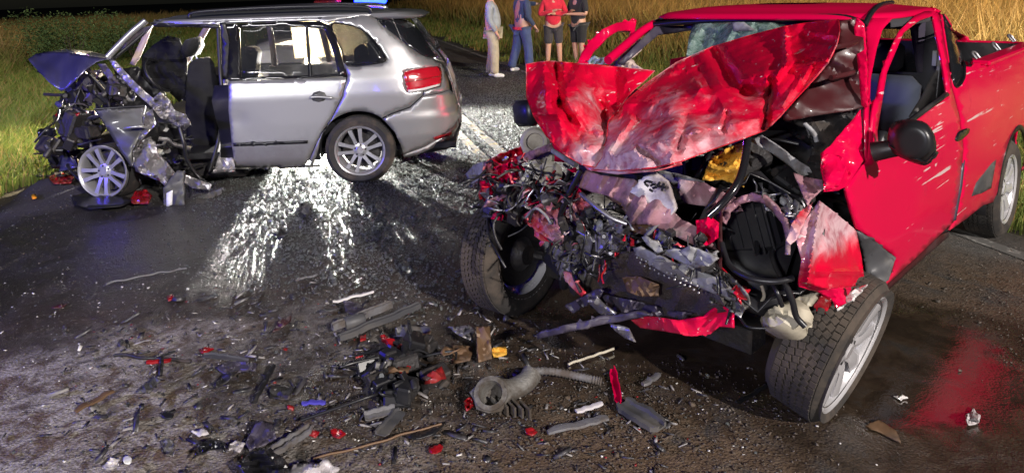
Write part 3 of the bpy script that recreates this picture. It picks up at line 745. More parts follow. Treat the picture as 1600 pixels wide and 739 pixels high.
# ---------------------------------------------------------------- people
def skin(name, verts, edges, radii, mt, parent=None, sub=2, root=0, flat=None):
    me = bpy.data.meshes.new(name); me.from_pydata([tuple(v) for v in verts], edges, []); o = bpy.data.objects.new(name, me); COL.objects.link(o)
    o.modifiers.new('s', 'SKIN'); sd = o.modifiers.new('u', 'SUBSURF'); sd.levels = sub; sd.render_levels = sub
    for i, q in enumerate(me.skin_vertices[0].data):
        r_ = radii[i]; q.radius = r_ if isinstance(r_, tuple) else (r_, r_); q.use_root = (i == root)
    dg = bpy.context.evaluated_depsgraph_get(); dg.update()
    nm = bpy.data.meshes.new_from_object(o.evaluated_get(dg)); bpy.data.objects.remove(o)
    nm.polygons.foreach_set('use_smooth', [True] * len(nm.polygons)); nm.materials.clear(); nm.materials.append(mt); nm.name = name
    o = bpy.data.objects.new(name, nm); COL.objects.link(o); o.parent = parent; return o
class Skel:
    def __init__(s): s.v = []; s.e = []; s.r = []
    def add(s, p, r, to=None):
        s.v.append(Vector(p)); s.r.append(r); i = len(s.v) - 1
        if to is not None: s.e.append((to, i))
        return i
    def chain(s, pts, rs, to=None):
        out = []
        for p, r in zip(pts, rs): to = s.add(p, r, to); out.append(to)
        return out
def person(loc, face, label, pose, wear):
    """local axes: x = the person's left, y = forward, z up. pose: foot, elbow and hand positions"""
    H_, mt = 1.74, wear
    root_loc = Vector(loc)
    J = dict(pel=Vector((0, 0, .94)), waist=Vector((0, .0, 1.08)), chest=Vector((0, .01, 1.28)), neck=Vector((0, 0, 1.47)), head=Vector((0, .03, 1.60)))
    lean = pose.get('lean', 0)
    for k in ('waist', 'chest', 'neck', 'head'): J[k].y += lean * (J[k].z - .94)
    b = Skel()
    fat = wear.get('fat', 1.0)
    p = b.add(J['pel'], (.145 * fat, .12 * fat)); w_ = b.add(J['waist'], (.135 * fat, .115 * fat), p); c = b.add(J['chest'], (.155, .115), w_)
    nk = b.add(J['neck'], (.06, .06), c); jaw = b.add(J['neck'] + Vector((0, .03, .07)), .058, nk)
    h1 = b.add(J['head'], (.078, .092), jaw); h2 = b.add(J['head'] + Vector((0, -.005, .085)), (.07, .08), h1)
    arms = {}; legs = {}
    for sgn, sd in ((1, 'L'), (-1, 'R')):
        sh = J['chest'] + Vector((sgn * .185, -.01, .12)); el = Vector(pose['elbow' + sd]); ha = Vector(pose['hand' + sd])
        d = (ha - el).normalized(); i = b.chain([sh, sh.lerp(el, .5), el, el.lerp(ha, .5), ha], [.062, .050, .042, .038, .029], c)
        side = d.cross(Vector((0, 0, 1)));
        if side.length < .2: side = Vector((0, 1, 0))
        side.normalize(); up = side.cross(d)
        palm = b.add(ha + d * .055, (.036, .018), i[-1])
        for q, off in enumerate((-.030, -.010, .010, .030)):
            L = (.068, .082, .078, .060)[q]; k0 = ha + d * .09 + side * off
            b.chain([k0, k0 + d * L * .45 - up * .010, k0 + d * L * .8 - up * .03], [.0095, .0085, .007], palm)
        th = ha + d * .02 + side * -.034; b.chain([th, th + d * .03 - side * .018, th + d * .058 - side * .018 - up * .012], [.012, .010, .008], palm)
        arms[sd] = (sh, el, ha)
        hip = Vector((sgn * .095, 0, .88)); ft = Vector(pose['foot' + sd]); ank = ft + Vector((0, -.04, .085)); kn = hip.lerp(ank, .48) + Vector((0, pose.get('knee', .03), 0))
        l = b.chain([hip, hip.lerp(kn, .5), kn, kn.lerp(ank, .35), ank], [.102, .086, .062, .060, .040], p)
        b.chain([ft + Vector((0, .03, .045)), ft + Vector((0, .15, .03))], [.036, .032], l[-1]); legs[sd] = (hip, kn, ank, ft)
    body = skin('person', b.v, b.e, b.r, M['skin']); body.location = root_loc; body.rotation_euler = (0, 0, face)
    tag(body, label, 'person', 'people standing at the roadside')
    # face
    hd = J['head']
    for sgn in (-1, 1):
        obj('eye', lathe([(0, .011), (.008, .008), (.011, 0), (.008, -.008), (0, -.011)], 8, Matrix.Translation(hd + Vector((sgn * .032, .083, .01)))), M['eye'], body)
        obj('ear', lathe([(0, .006), (.022, .004), (.026, -.004), (0, -.008)], 10, aim(hd + Vector((sgn * .078, 0, .0)), hd + Vector((sgn * .2, -.03, 0)))), M['skin'], body)
    obj('nose', ([hd + Vector(q) for q in ((0, .125, -.022), (-.015, .088, -.028), (.015, .088, -.028), (0, .085, .02), (0, .09, -.034))], [(0, 1, 3), (0, 3, 2), (0, 2, 4), (0, 4, 1)]), M['skin'], body)
    obj('mouth', xf(box(.045, .012, .012, bev=.3), Matrix.Translation(hd + Vector((0, .085, -.058)))), M['lip'], body)
    s = Skel(); a0 = s.add(hd + Vector((0, -.025, .10)), (.078, .085)); s.add(hd + Vector((0, -.05, .03)), (.074, .06), a0); s.add(hd + Vector((0, .03, .125)), (.05, .045), a0)
    skin('hair', s.v, s.e, s.r, mt['hair'], body)
    # jacket or shirt
    s = Skel(); g = .016
    p = s.add(J['pel'] + Vector((0, 0, wear.get('hem', -.02))), (.16 * fat, .135 * fat)); w_ = s.add(J['waist'] + Vector((0, .02 * (fat - 1) * 8, 0)), (.155 * fat, .138 * fat), p)
    c = s.add(J['chest'], (.172, .135), w_); s.add(J['neck'] + Vector((0, 0, -.035)), (.085, .075), c)
    for sgn, sd in ((1, 'L'), (-1, 'R')):
        sh, el, ha = arms[sd]
        if wear.get('short_sleeve'): s.chain([sh, sh.lerp(el, .5), sh.lerp(el, .92)], [.078, .068, .062], c)
        else: s.chain([sh, sh.lerp(el, .5), el, el.lerp(ha, .5), el.lerp(ha, .95)], [.078, .066, .058, .052, .046], c)
    top = skin('jacket' if not wear.get('short_sleeve') else 'shirt', s.v, s.e, s.r, mt['top'], body)
    # trousers or shorts
    s = Skel(); p = s.add(J['pel'] + Vector((0, 0, .05)), (.155 * fat, .13 * fat)); 
    for sgn, sd in ((1, 'L'), (-1, 'R')):
        hip, kn, ank, ft = legs[sd]
        if wear.get('shorts'): s.chain([hip, hip.lerp(kn, .5), hip.lerp(kn, .98)], [.115, .105, .098], p)
        else: s.chain([hip, hip.lerp(kn, .5), kn, kn.lerp(ank, .5), ank + Vector((0, 0, -.02))], [.125, .112, .100, .094, .094], p)
    skin('shorts' if wear.get('shorts') else 'trousers', s.v, s.e, s.r, mt['bottom'], body)
    if mt.get('band'):
        obj('waistband', lathe([(.165 * fat, -.03), (.168 * fat, 0), (.160 * fat, .03)], 20, Matrix.Translation(J['pel'] + Vector((0, .005, -.05)))), mt['band'], body)
    for sd in 'LR':
        ft = legs[sd][3]; s = Skel(); s.chain([ft + Vector((0, -.07, .05)), ft + Vector((0, .03, .05)), ft + Vector((0, .16, .036))], [(.05, .052), (.05, .05), (.046, .036)])
        skin('shoe', s.v, s.e, s.r, mt['shoe'], body)
    return body
M['skin'] = mat('skin', (.52, .29, .21), .5, bump=.05, bscale=90); M['eye'] = mat('eye', (.05, .04, .04), .15); M['lip'] = mat('lips', (.42, .17, .15), .5)
hair1 = mat('grey hair', (.25, .24, .23), .8); hair2 = mat('dark hair', (.03, .02, .015), .7)
cl = lambda n, c, c2=None: mat(n, c, .9, col2=c2 or tuple(x * .8 for x in c), nscale=9, sheen=.2, bump=.4, bscale=30)
ft_ = Vector((.10, 0, 0)); 
def on_ground(px, py): 
    p = G(px, py); p.z = 0; return p
P1 = on_ground(772, 121); P2 = on_ground(818, 112)
P3 = on_ground(866, 109); P4 = on_ground(905, 108)
E_ = -pi / 2
person(P1, E_ - .1, 'person in grey cardigan and khaki trousers standing apart on the road', dict(footL=(.10, .06, 0), footR=(-.10, -.06, 0), elbowL=(.26, -.02, 1.12), handL=(.20, .10, .88), elbowR=(-.27, -.02, 1.12), handR=(-.22, .10, .88), lean=-.03),
       dict(top=cl('grey cardigan cloth', (.30, .33, .38)), bottom=cl('khaki cloth', (.42, .37, .28)), shoe=mat('white shoes', (.75, .75, .75), .6), hair=hair1, fat=1.22, hem=-.04))
person(P2, E_ + .55, 'person in navy tracksuit reaching an arm toward the red jacket', dict(footL=(.14, .10, 0), footR=(-.16, -.16, 0), elbowL=(.28, -.04, 1.13), handL=(.26, .13, .93), elbowR=(-.22, .22, 1.38), handR=(-.12, .46, 1.36), lean=.02),
       dict(top=cl('navy jersey', (.035, .055, .12)), bottom=cl('blue track trousers', (.05, .075, .18)), band=mat('red waistband', (.5, .03, .05), .8), shoe=mat('white trainers', (.7, .7, .7), .6), hair=hair2, fat=1.2))
person(P3, pi + .1, 'person in red jacket and dark shorts with folded arms', dict(footL=(.13, 0, 0), footR=(-.13, .02, 0), elbowL=(.28, .03, 1.14), handL=(.0, .18, 1.22), elbowR=(-.28, .03, 1.14), handR=(.02, .20, 1.16)),
       dict(top=cl('red jacket cloth', (.60, .015, .045)), bottom=cl('dark grey shorts', (.045, .04, .045)), shoe=mat('dark shoes', (.04, .04, .04), .6), hair=hair2, fat=1.12, shorts=1, hem=-.06))
person(P4, pi - .9, 'person in black shirt and shorts with crossed forearms beside the red jacket', dict(footL=(.11, 0, 0), footR=(-.11, .02, 0), elbowL=(.26, .03, 1.13), handL=(.0, .19, 1.20), elbowR=(-.26, .03, 1.13), handR=(.02, .21, 1.14)),
       dict(top=cl('black shirt cloth', (.018, .018, .024)), bottom=cl('black shorts', (.014, .014, .02)), shoe=mat('black shoes', (.03, .03, .03), .6), hair=hair2, fat=1.05, shorts=1, short_sleeve=1, hem=-.06))

person((.02, -.34, 0), 0, 'person taking the picture, standing just behind the camera', dict(footL=(.12, 0, 0), footR=(-.12, .02, 0), elbowL=(.24, .06, 1.16), handL=(.10, .20, 1.30), elbowR=(-.24, .06, 1.16), handR=(-.10, .20, 1.30)),
       dict(top=cl('dark coat', (.03, .03, .035)), bottom=cl('dark jeans', (.03, .035, .06)), shoe=mat('brown shoes', (.06, .04, .03), .6), hair=hair2, fat=1.1))
# ================================================================ loose wreck pieces used on both vehicles
def plate_mesh(r, sx, sy, amp, seed):
    n = r.randint(6, 9); out = []
    for k in range(n):
        t = 2 * pi * k / n + r.uniform(-.25, .25); q = r.uniform(.6, 1.1); out.append((cos(t) * sx / 2 * q, sin(t) * sy / 2 * q))
    pts, tris, b = fill(out, min(sx, sy) / 2.6, rnd=r); c = crumple(seed, amp, max(sx, sy) * .7, 3)
    return [Vector((x, y, c(Vector((x, y, 0))))) for x, y in pts], tris
def block_mesh(r, s):
    parts = [box(s, s * r.uniform(.5, .9), s * r.uniform(.4, .7), bev=.12)]
    for k in range(r.randint(2, 4)):
        a_ = Vector((r.uniform(-.5, .5), r.uniform(-.5, .5), r.uniform(-.4, .4))) * s
        parts.append(lathe([(s * .12, -s * .2), (s * .14, s * .1), (s * .10, s * .2)], 10, aim(a_, a_ + Vector((r.uniform(-1, 1), r.uniform(-1, 1), r.uniform(-1, 1)))), cap=True))
    for k in range(2):
        a_ = Vector((r.uniform(-.4, .4), r.uniform(-.4, .4), r.uniform(-.3, .3))) * s
        parts.append(xf(box(s * r.uniform(.2, .5), s * .1, s * r.uniform(.3, .6)), Matrix.Translation(a_) @ Matrix.Rotation(r.uniform(0, 3), 4, 'X')))
    return join(*parts)
def clutter(frame, parent, poly, axis, d0, d1, spec, seed, face=None):
    """separate torn pieces packed inside an outline of the wreck: spec = (name, kind, materials, count, size)"""
    r = random.Random(seed); xs = [p[0] for p in poly]; ys = [p[1] for p in poly]; n = 0
    for name, kind, mats, count, size in spec:
        k = 0
        while k < count:
            px, py = r.uniform(min(xs), max(xs)), r.uniform(min(ys), max(ys))
            if not inside(px, py, poly): continue
            k += 1; n += 1; p = frame.at(px, py, r.uniform(d0, d1), axis); s = size * r.uniform(.6, 1.35); mt = M[r.choice(mats)]
            Rm = Matrix.Translation(p) @ Matrix.Rotation(r.uniform(0, 6.28), 4, 'Z') @ Matrix.Rotation(r.uniform(0, 3.14), 4, 'X') @ Matrix.Rotation(r.uniform(0, 6.28), 4, 'Z')
            if kind == 'plate': o = obj(name, xf(plate_mesh(r, s, s * r.uniform(.35, .8), s * .22, seed + n), Rm), mt, parent, smooth=25, solid=.0025, off=0)
            elif kind == 'block': o = obj(name, xf(block_mesh(r, s), Rm), mt, parent, smooth=30)
            elif kind == 'hose':
                pts = [p]
                d = Vector((r.uniform(-1, 1), r.uniform(-1, 1), r.uniform(-1, .6))).normalized()
                for _ in range(3):
                    d = (d + Vector((r.uniform(-1, 1), r.uniform(-1, 1), r.uniform(-1, .5))) * .8).normalized(); pts.append(pts[-1] + d * s * .45)
                o = obj(name, tube(spline(pts, 5), size * r.uniform(.028, .06), 7), mt, parent, smooth=60)
            elif kind == 'strip':
                L = s; a_ = r.uniform(-.6, .6); w_ = s * .14
                V = []
                for q in range(5):
                    t = q / 4 - .5; z = a_ * t * t * L + r.uniform(-.02, .02) * L; y = r.uniform(-.06, .06) * L
                    V += [Vector((t * L, y - w_ / 2, z)), Vector((t * L, y, z + w_ * .3)), Vector((t * L, y + w_ / 2, z))]
                Fc = []
                for q in range(4):
                    for j in range(2): Fc.append((q * 3 + j, q * 3 + j + 1, q * 3 + 4 + j, q * 3 + 3 + j))
                o = obj(name, xf((V, Fc), Rm), mt, parent, smooth=25, solid=.003, off=0)
            elif kind == 'can':
                o = obj(name, lathe([(0, .5 * s), (.3 * s, .5 * s), (.34 * s, .44 * s), (.34 * s, .1 * s), (.4 * s, .08 * s), (.4 * s, -.1 * s), (.3 * s, -.5 * s), (0, -.5 * s)], 16, Rm), mt, parent, smooth=40)
    return n
def pxs(frame, parent, name, poly, depth, mt, axis='x', step=7, cr=None, solid=.004, holes=(), smooth=28, roll=0, label=None, rounded=0, bvh=None, lift=0, fold=None, dust=None, hem=None):
    if rounded: poly = smooth_poly(poly, rounded)
    kp = []
    o = obj(name, sheet(poly, depth, frame, axis, step, holes, cr, bvh, roll, lift=lift, fold=fold, keep=kp), M[mt], parent, smooth=smooth, solid=solid)
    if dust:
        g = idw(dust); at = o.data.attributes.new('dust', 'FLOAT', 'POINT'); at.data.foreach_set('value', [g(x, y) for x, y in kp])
    if hem:
        L = [o.data.vertices[i].co.copy() for i in range(LAST['nb'])]
        obj('torn_edge', tube(L + L[:1], hem[1], 5, False), M[hem[0]], o, smooth=60)
    if label: o['label'] = label
    return o
def pxtube(frame, parent, name, pts, r, mt, axis='x', n=8):
    o = obj(name, tube(spline([frame.at(x, y, d, axis) for x, y, d in pts], 6), r, n), M[mt], parent, smooth=60); return o
def ring(frame, name, parent, px, py, d, axis, rad, hgt, mt, to=None, prof=None):
    p = frame.at(px, py, d, axis); q = to if to is not None else (frame.lo - p).normalized()
    prof = prof or [(0, hgt * .8), (rad * .55, hgt * .8), (rad * .6, hgt), (rad * .8, hgt), (rad, hgt * .8), (rad, -hgt), (0, -hgt)]
    return obj(name, lathe(prof, 24, aim(p, p + Vector(q))), M[mt], parent, smooth=40)

def film_material():
    m_ = bpy.data.materials.new('added glow film'); m_.use_nodes = True; nt = m_.node_tree
    tr = nt.nodes.new('ShaderNodeBsdfTransparent'); tl = nt.nodes.new('ShaderNodeBsdfTranslucent'); tl.inputs[0].default_value = (.80, .66, .38, 1)
    mx = nt.nodes.new('ShaderNodeMixShader'); mx.inputs[0].default_value = .75; nt.links.new(tr.outputs[0], mx.inputs[1]); nt.links.new(tl.outputs[0], mx.inputs[2]); nt.links.new(mx.outputs[0], nt.nodes['Material Output'].inputs[0])
    return m_
M['glow_film'] = film_material()
# ================================================================ SILVER WAGON
def silver_wagon():
    root = tag(empty('silver_wagon', S), 'silver station wagon with crushed front end standing across the road', 'car')
    lv = [(.16, -.72, 3.3, .74, 7), (.22, -.84, 3.3, .79, 6), (.40, -.90, 3.3, .825, 5.5), (.56, -.905, 3.3, .832, 5.5), (.62, -.875, 3.3, .832, 5.5), (.80, -.84, 3.3, .832, 6),
          (.93, -.80, 3.2, .815, 6), (1.0, -.76, 2.9, .79, 6), (1.2, -.62, 2.2, .725, 6), (1.38, -.50, 1.95, .66, 6), (1.46, -.42, 1.9, .625, 5), (1.50, -.33, 1.85, .57, 5), (1.53, -.1, 1.7, .42, 4), (1.545, .2, 1.4, .15, 4)]
    zs = zsteps(lv, .02); full = shell(lv, 220, zs); bvh = BVHTree.FromPolygons(full[0], full[1])
    lin = [(z, a_ + .014, b_, h - .014, e) for z, a_, b_, h, e in lv]; inn = shell(lin, 160, zsteps(lin, .03))
    arch = lambda c, r: (c.x ** 2 + (c.z - .29) ** 2) < r * r and abs(c.y) > .5
    def pan(name, poly, mt='silver', **kw):
        kw.setdefault('roll', .006); kw.setdefault('step', 6); kw.setdefault('solid', .012); kw.setdefault('smooth', 50)
        return pxs(S, root, name, poly, 0, mt, bvh=bvh, **kw)
    # hidden far side, floor and roof come from the shell itself
    obj('far_side', sub(inn, lambda c: .25 < c.z < .93 and c.x < 1.15 and (c.y < -.1 or (c.x < -.62 and c.y < .35)) and not arch(c, .33)), M['silver'], root, solid=.004)
    obj('inner_side', sub(inn, lambda c: .21 < c.z < .93 and c.x < 1.15 and c.y > .2 and c.x > -.8 and not arch(c, .40)), M['black'], root, solid=.004)
    roof = obj('roof', sub(full, lambda c: c.z > 1.475 and c.x < 1.72 and c.x > -.30), M['silver'], root, smooth=60, solid=.01)
    obj('roof_lining', sub(inn, lambda c: c.z > 1.44 and c.x < 1.62), M['felt'], root, solid=.004)
    obj('floor_pan', xf(box(2.5, 1.4, .06), Matrix.Translation((.4, 0, .285))), M['black'], root)
    wl = lambda y: lathe([(.36, -.12), (.37, 0), (.36, .12), (.2, .13)], 32, aim((0, y, .30), (0, y * .5, .30)))
    obj('wheel_housing', sub(wl(.66), lambda c: c.z > .2), M['black'], root, solid=.004); obj('wheel_housing', sub(wl(-.66), lambda c: c.z > .2), M['black'], root, solid=.004)
    obj('exhaust_muffler', xf(box(.18, .22, .13, bev=.3), Matrix.Translation((.62, .30, .185))), M['iron'], root, smooth=60)
    obj('beam_blocker', join(xf(box(1.14, 1.2, .24, bev=.15), Matrix.Translation((1.66, -.05, .155))), xf(box(.5, 1.0, .4, bev=.2), Matrix.Translation((2.35, -.1, .25)))), M['iron'], root)  # boxes added to block the headlight beams under the crushed front
    # roof rails
    for sgn in (1, -1):
        pts = [(-.15, .56, 1.50), (-.05, .565, 1.555), (.6, .575, 1.575), (1.35, .565, 1.56), (1.45, .56, 1.515)]
        obj('roof_rail', tube(spline([(x, y * sgn, z) for x, y, z in pts], 6), .018, 8), M['black'], root, smooth=60)
    # rear door
    door = pan('rear_door', [(357, 127), (450, 124), (541, 121), (534, 151), (517, 186), (502, 208), (493, 225), (484, 247), (474, 263), (367, 262), (362, 225), (357, 173)],
               cr=lambda p: -.008 * math.exp(-((p.x - 1.03) ** 2 + (p.z - .62) ** 2) / .006) - .005 * math.exp(-((p.x - .95) ** 2 + (p.z - .5) ** 2) / .02))
    pxs(S, door, 'rub_strip', [(364, 224), (481, 220), (480, 224.5), (365, 229)], 0, 'black', bvh=bvh, lift=.012, step=5, solid=.014)
    pxs(S, door, 'handle_recess', [(485, 152), (490, 145), (499, 142.5), (507, 145), (511, 152), (506, 158), (498, 160), (489, 158)], 0, 'silver_shaded', bvh=bvh, lift=.002, step=4, solid=.003)
    hp = [S.hit(x, y, bvh) + Vector((0, .03, 0)) for x, y in ((485, 152), (495, 151), (508, 151.5), (520, 153))]
    obj('door_handle', tube(spline(hp, 5), [.006] + [.013] * 14 + [.008], 8), M['silver'], door, smooth=60)
    fr = pan('door_window_frame', [(358, 39), (440, 35), (500, 34), (515, 40), (530, 75), (541, 119), (450, 123), (357, 126)], 'gloss', holes=[[(374, 43), (425, 41.5), (477, 42), (482, 118), (376, 121)], [(481, 43), (506, 45), (520, 80), (529, 116), (487, 118)]], roll=0, solid=.02)
    pan('rear_door_glass', [(372, 41), (480, 40), (485, 120), (374, 123)], 'glass', roll=0, solid=.004, step=14, lift=-.008)
    pan('quarter_light_glass', [(479, 41), (507, 43), (531, 118), (486, 120)], 'glass', roll=0, solid=.004, step=14, lift=-.008)
    obj('window_divider', tube([S.hit(479.5, 42, bvh), S.hit(485, 119, bvh)], .008, 6), M['gloss'], root)
    # cant rail above the doors, quarter panel, rear bumper
    pan('cant_rail', [(226, 33), (232, 27), (350, 27), (470, 24), (530, 21), (560, 20), (578, 21), (560, 25), (528, 31), (512, 37), (500, 32), (440, 32), (358, 35), (341, 38), (240, 36)])
    qwin = smooth_poly([(517, 39), (546, 40), (566, 48), (585, 65), (600, 86), (602, 95), (590, 99), (543, 103), (534, 78)], 3)
    arc = [S.px(.355 * cos(t), .83, .30 + .355 * sin(t)) for t in np.linspace(pi * .04, pi * .86, 26)]
    quarter = pan('quarter_panel', [(513, 38), (530, 31), (562, 25), (579, 22), (594, 37), (618, 56), (640, 74), (658, 86), (668, 90), (680, 92), (688, 101), (690, 108), (655, 108), (631, 113), (636, 144), (662, 141), (660, 149), (640, 167), (612, 177), (597, 184)] + arc[::-1] + [(488, 262), (484, 250), (494, 226), (503, 209), (518, 187), (535, 152), (543, 120), (532, 77)], holes=[qwin], step=6)
    pan('quarter_window', qwin, 'darkglass', roll=0, solid=.004, lift=-.004, step=10)
    qf = obj('window_seal', tube([S.hit(x, y, bvh) + Vector((0, .002, 0)) for x, y in qwin + qwin[:1]], .007, 6), M['gloss'], root, smooth=60)
    bump = pan('rear_bumper', [(598, 186), (613, 179), (641, 169), (661, 151), (690, 146), (703, 141), (712, 148), (717, 166), (717.5, 183), (712, 195), (690, 214), (665, 228), (630, 242), (628, 232), (617, 207)], step=5, roll=.004)
    pan('bumper_underside', [(630, 243), (665, 229), (690, 215), (712, 196), (716, 186), (717, 196), (708, 214), (690, 226), (650, 243), (632, 247)], 'silver', roll=.004)
    pxs(S, bump, 'reflector', [(677, 215), (706, 207), (708, 210.5), (680, 219)], 0, 'redlens', bvh=bvh, lift=.006, step=4, solid=.006)
    obj('rear_bumper_far', sub(full, lambda c: .2 < c.z < .62 and c.x < -.60 and c.y < .35), M['silver'], root, solid=.008)
    tl = pan('tail_light', smooth_poly([(630, 116), (638, 110), (660, 106), (685, 104), (690, 112), (690.5, 124), (688, 134), (672, 138), (650, 143), (637, 145), (634, 134)], 2), 'taillight', lift=.012, step=4, roll=.012, solid=.03)
    ring(S, 'reverse_lens', tl, 671, 120, .62, 'y', .03, .012, 'redlens')
    pxs(S, tl, 'lens_divider', [(634, 127), (660, 123), (690, 118), (690, 120), (660, 125.5), (634, 129.5)], 0, 'redlens', bvh=bvh, lift=.0135, step=4, solid=.006)
    pxs(S, tl, 'lower_lens', [(637, 141), (660, 138), (688, 131), (687, 134), (665, 141), (638, 145.5)], 0, 'clear', bvh=bvh, lift=.016, step=4, solid=.01)
    tg = pan('tailgate', [(663, 142), (689, 135.5), (692, 124), (691, 108), (689, 100), (694, 110), (701, 128), (703, 140), (690, 145), (662, 150)])
    obj('tailgate_far', sub(full, lambda c: .62 < c.z < .97 and c.x < -.62 and c.y < .30), M['silver'], root, solid=.008)
    pan('rear_window', [(596, 39), (606, 30), (630, 28), (648, 40), (668, 60), (682, 80), (684, 88), (676, 91), (664, 89), (641, 75), (619, 57)], 'darkglass', solid=.005, roll=.002, lift=-.002)
    obj('rear_window_far', sub(full, lambda c: .98 < c.z < 1.42 and c.x < -.30 and c.y < .25 and c.y > -.55), M['darkglass'], root, solid=.004)
    sp = obj('roof_spoiler', sub(shell([(1.435, -.60, .0, .56, 4), (1.46, -.62, .1, .57, 4), (1.49, -.55, .1, .55, 4), (1.505, -.40, .1, .5, 4)], 80), lambda c: c.x < -.05), M['silver'], root, solid=.008)
    p = S.at(685, 72, .1, 'y'); obj('rear_wiper', join(tube([p, p + Vector((.02, .0, .05))], .012, 8), lathe([(0, .02), (.024, .015), (.026, -.02), (0, -.03)], 12, aim(p, p + Vector((-1, .2, .5))))), M['black'], root)
    pan('sill', [(330, 262), (366, 263), (474, 264.5), (490, 263), (500, 266), (498, 270), (420, 272), (335, 271)], 'silver_shaded')
    # rear wheel, far wheels
    wheel(root, axle((0, .73, .295), (0, 1, 0), .2), .305, .20, .215, 5, 'twin', M['rubber']); wheel(root, axle((0, -.73, .295), (0, -1, 0)), .305, .20, .215, 5, 'twin', M['rubber'])
    pw = S.at(171, 266, .86, 'y')
    wheel(root, axle(pw, (.16, 1, .10), .5), .305, .20, .215, 5, 'twin', M['rubber'], 'bare alloy front wheel pushed back under the crushed door', tyre=False)
    obj('flat_tyre', xf(lathe([(.212, -.08), (.232, -.10), (.245, -.05), (.245, .05), (.232, .10), (.212, .08)], 40), axle(pw + Vector((.0, -.05, -.02)), (.16, 1, .10)) @ Matrix.Diagonal((1, 1, 1, 1))), M['rubber'], root, smooth=50)
    wheel(root, axle((2.55, -.55, .29), (.3, -1, 0)), .305, .20, .215, 5, 'twin', M['rubber'])
    # A pillar, torn B pillar
    for nm, pts, r_, mt in (('front_pillar', [(228, 33, .60), (205, 52, .63), (184, 73, .67), (168, 90, .70)], .028, 'silver'), ('pillar_seal', [(236, 42, .56), (214, 62, .6), (190, 82, .64), (172, 96, .66)], .016, 'black')):
        pxtube(S, root, nm, pts, r_, mt, 'y', 10)
    pxs(S, root, 'roof_edge_lining', [(232, 36), (342, 38), (344, 46), (300, 43), (244, 43)], .58, 'black', 'y', 8, crumple(3, .01, .2))
    pxs(S, root, 'front_pillar_trim', [(222, 44), (240, 40), (226, 54), (205, 68), (190, 83), (182, 88), (196, 68)], .6, 'purple', 'y', 6, crumple(5, .02, .2))
    pxs(S, root, 'door_seal', [(343, 36), (352, 35), (357, 60), (360, 122), (352, 124), (346, 120), (347, 70)], .70, 'black', 'y', 8)
    pxs(S, root, 'centre_pillar', [(344, 38), (372, 38), (372, 124), (362, 126), (346, 124), (350, 80)], .69, 'gloss', 'y', 8)
    pxs(S, root, 'centre_pillar_base', [(346, 122), (358, 126), (357, 172), (362, 226), (368, 268), (330, 271), (336, 262), (346, 228), (352, 190), (348, 160)], [(350, 130, .70), (352, 200, .74), (332, 270, .84), (366, 265, .8), (357, 172, .77)], 'silver_torn', 'y', 5, crumple(9, .05, .16))
    pxtube(S, root, 'weather_strip', [(341, 45, .68), (344, 110, .70), (347, 150, .73), (345, 200, .76), (336, 240, .8), (328, 266, .82)], .016, 'black', 'y')
    # far side pillars and windows
    for x0, x1, z0, z1 in ((.55, .6, .95, 1.46), (-.35, -.2, .95, 1.46), (1.15, 1.12, .93, 1.47), (2.1, 1.68, 1.0, 1.5)):
        obj('far_pillar', tube([(x0, -.80, z0), ((x0 + x1) / 2, -.73, (z0 + z1) / 2), (x1, -.62, z1)], .032, 8), M['beige'], root, smooth=60)
    obj('far_window', ([Vector(q) for q in ((1.12, -.795, .95), (-.3, -.795, .95), (-.2, -.63, 1.45), (1.1, -.63, 1.45))], [(0, 1, 2, 3)]), M['glass'], root, solid=.004)
    obj('far_glow_film', ([Vector(q) for q in ((.92, -.785, 1.0), (.10, -.785, 1.0), (.14, -.65, 1.40), (.90, -.65, 1.40))], [(0, 1, 2, 3)]), M['glow_film'], root, solid=0)  # extra translucent sheet added to make the far window glow
    pxs(S, root, 'far_front_pillar_trim', [(226, 50), (237, 46), (228, 70), (218, 92), (210, 103), (203, 100), (214, 76)], -.60, 'beige', 'y', 7, crumple(2, .02, .3))
    # seats and cabin
    seatA = pxs(S, root, 'front_seat', smooth_poly([(296, 100), (318, 92), (334, 98), (340, 150), (338, 210), (332, 246), (306, 242), (292, 205), (290, 150)], 3), [(300, 100, .42), (315, 160, .50), (338, 200, .40), (292, 200, .38), (335, 100, .36)], 'seat', 'y', 7, crumple(4, .02, .3), solid=.10)
    hr = S.at(301, 74, .33, 'y'); obj('headrest', xf(box(.12, .28, .20, bev=.42), Matrix.Translation(hr) @ Matrix.Rotation(-.55, 4, 'Y')), M['seat'], root, smooth=80)
    for dy in (-.06, .06): obj('headrest_post', tube([hr + Vector((.02, dy, -.05)), hr + Vector((-.03, dy, -.2))], .007), M['steel'], root)
    pxs(S, root, 'slack_airbag', [(222, 88), (240, 70), (262, 56), (280, 60), (292, 96), (292, 150), (280, 160), (262, 142), (238, 138), (220, 118)], [(222, 90, .1), (260, 70, .2), (285, 140, .35), (240, 130, .25)], 'seat', 'y', 6, crumple(12, .09, .2, 5), solid=.01)
    pxs(S, root, 'seat_base', smooth_poly([(268, 200), (300, 190), (336, 236), (338, 262), (300, 262), (262, 232)], 2), .35, 'seat', 'y', 8, crumple(6, .03, .3), solid=.12)
    obj('passenger_seat', join(xf(box(.16, .5, .72, bev=.3), Matrix.Translation((1.35, -.36, .82)) @ Matrix.Rotation(-.25, 4, 'Y')), xf(box(.5, .5, .16, bev=.3), Matrix.Translation((1.62, -.36, .48)))), M['seat'], root, smooth=80)
    obj('rear_seat', join(xf(box(.16, 1.25, .62, bev=.25), Matrix.Translation((.12, 0, .74)) @ Matrix.Rotation(-.3, 4, 'Y')), xf(box(.5, 1.25, .16, bev=.25), Matrix.Translation((.42, 0, .46)))), M['seat'], root, smooth=80)
    for y in (-.4, .4): obj('rear_headrest', xf(box(.1, .26, .17, bev=.4), Matrix.Translation((.0, y, 1.12))), M['seat'], root, smooth=80)
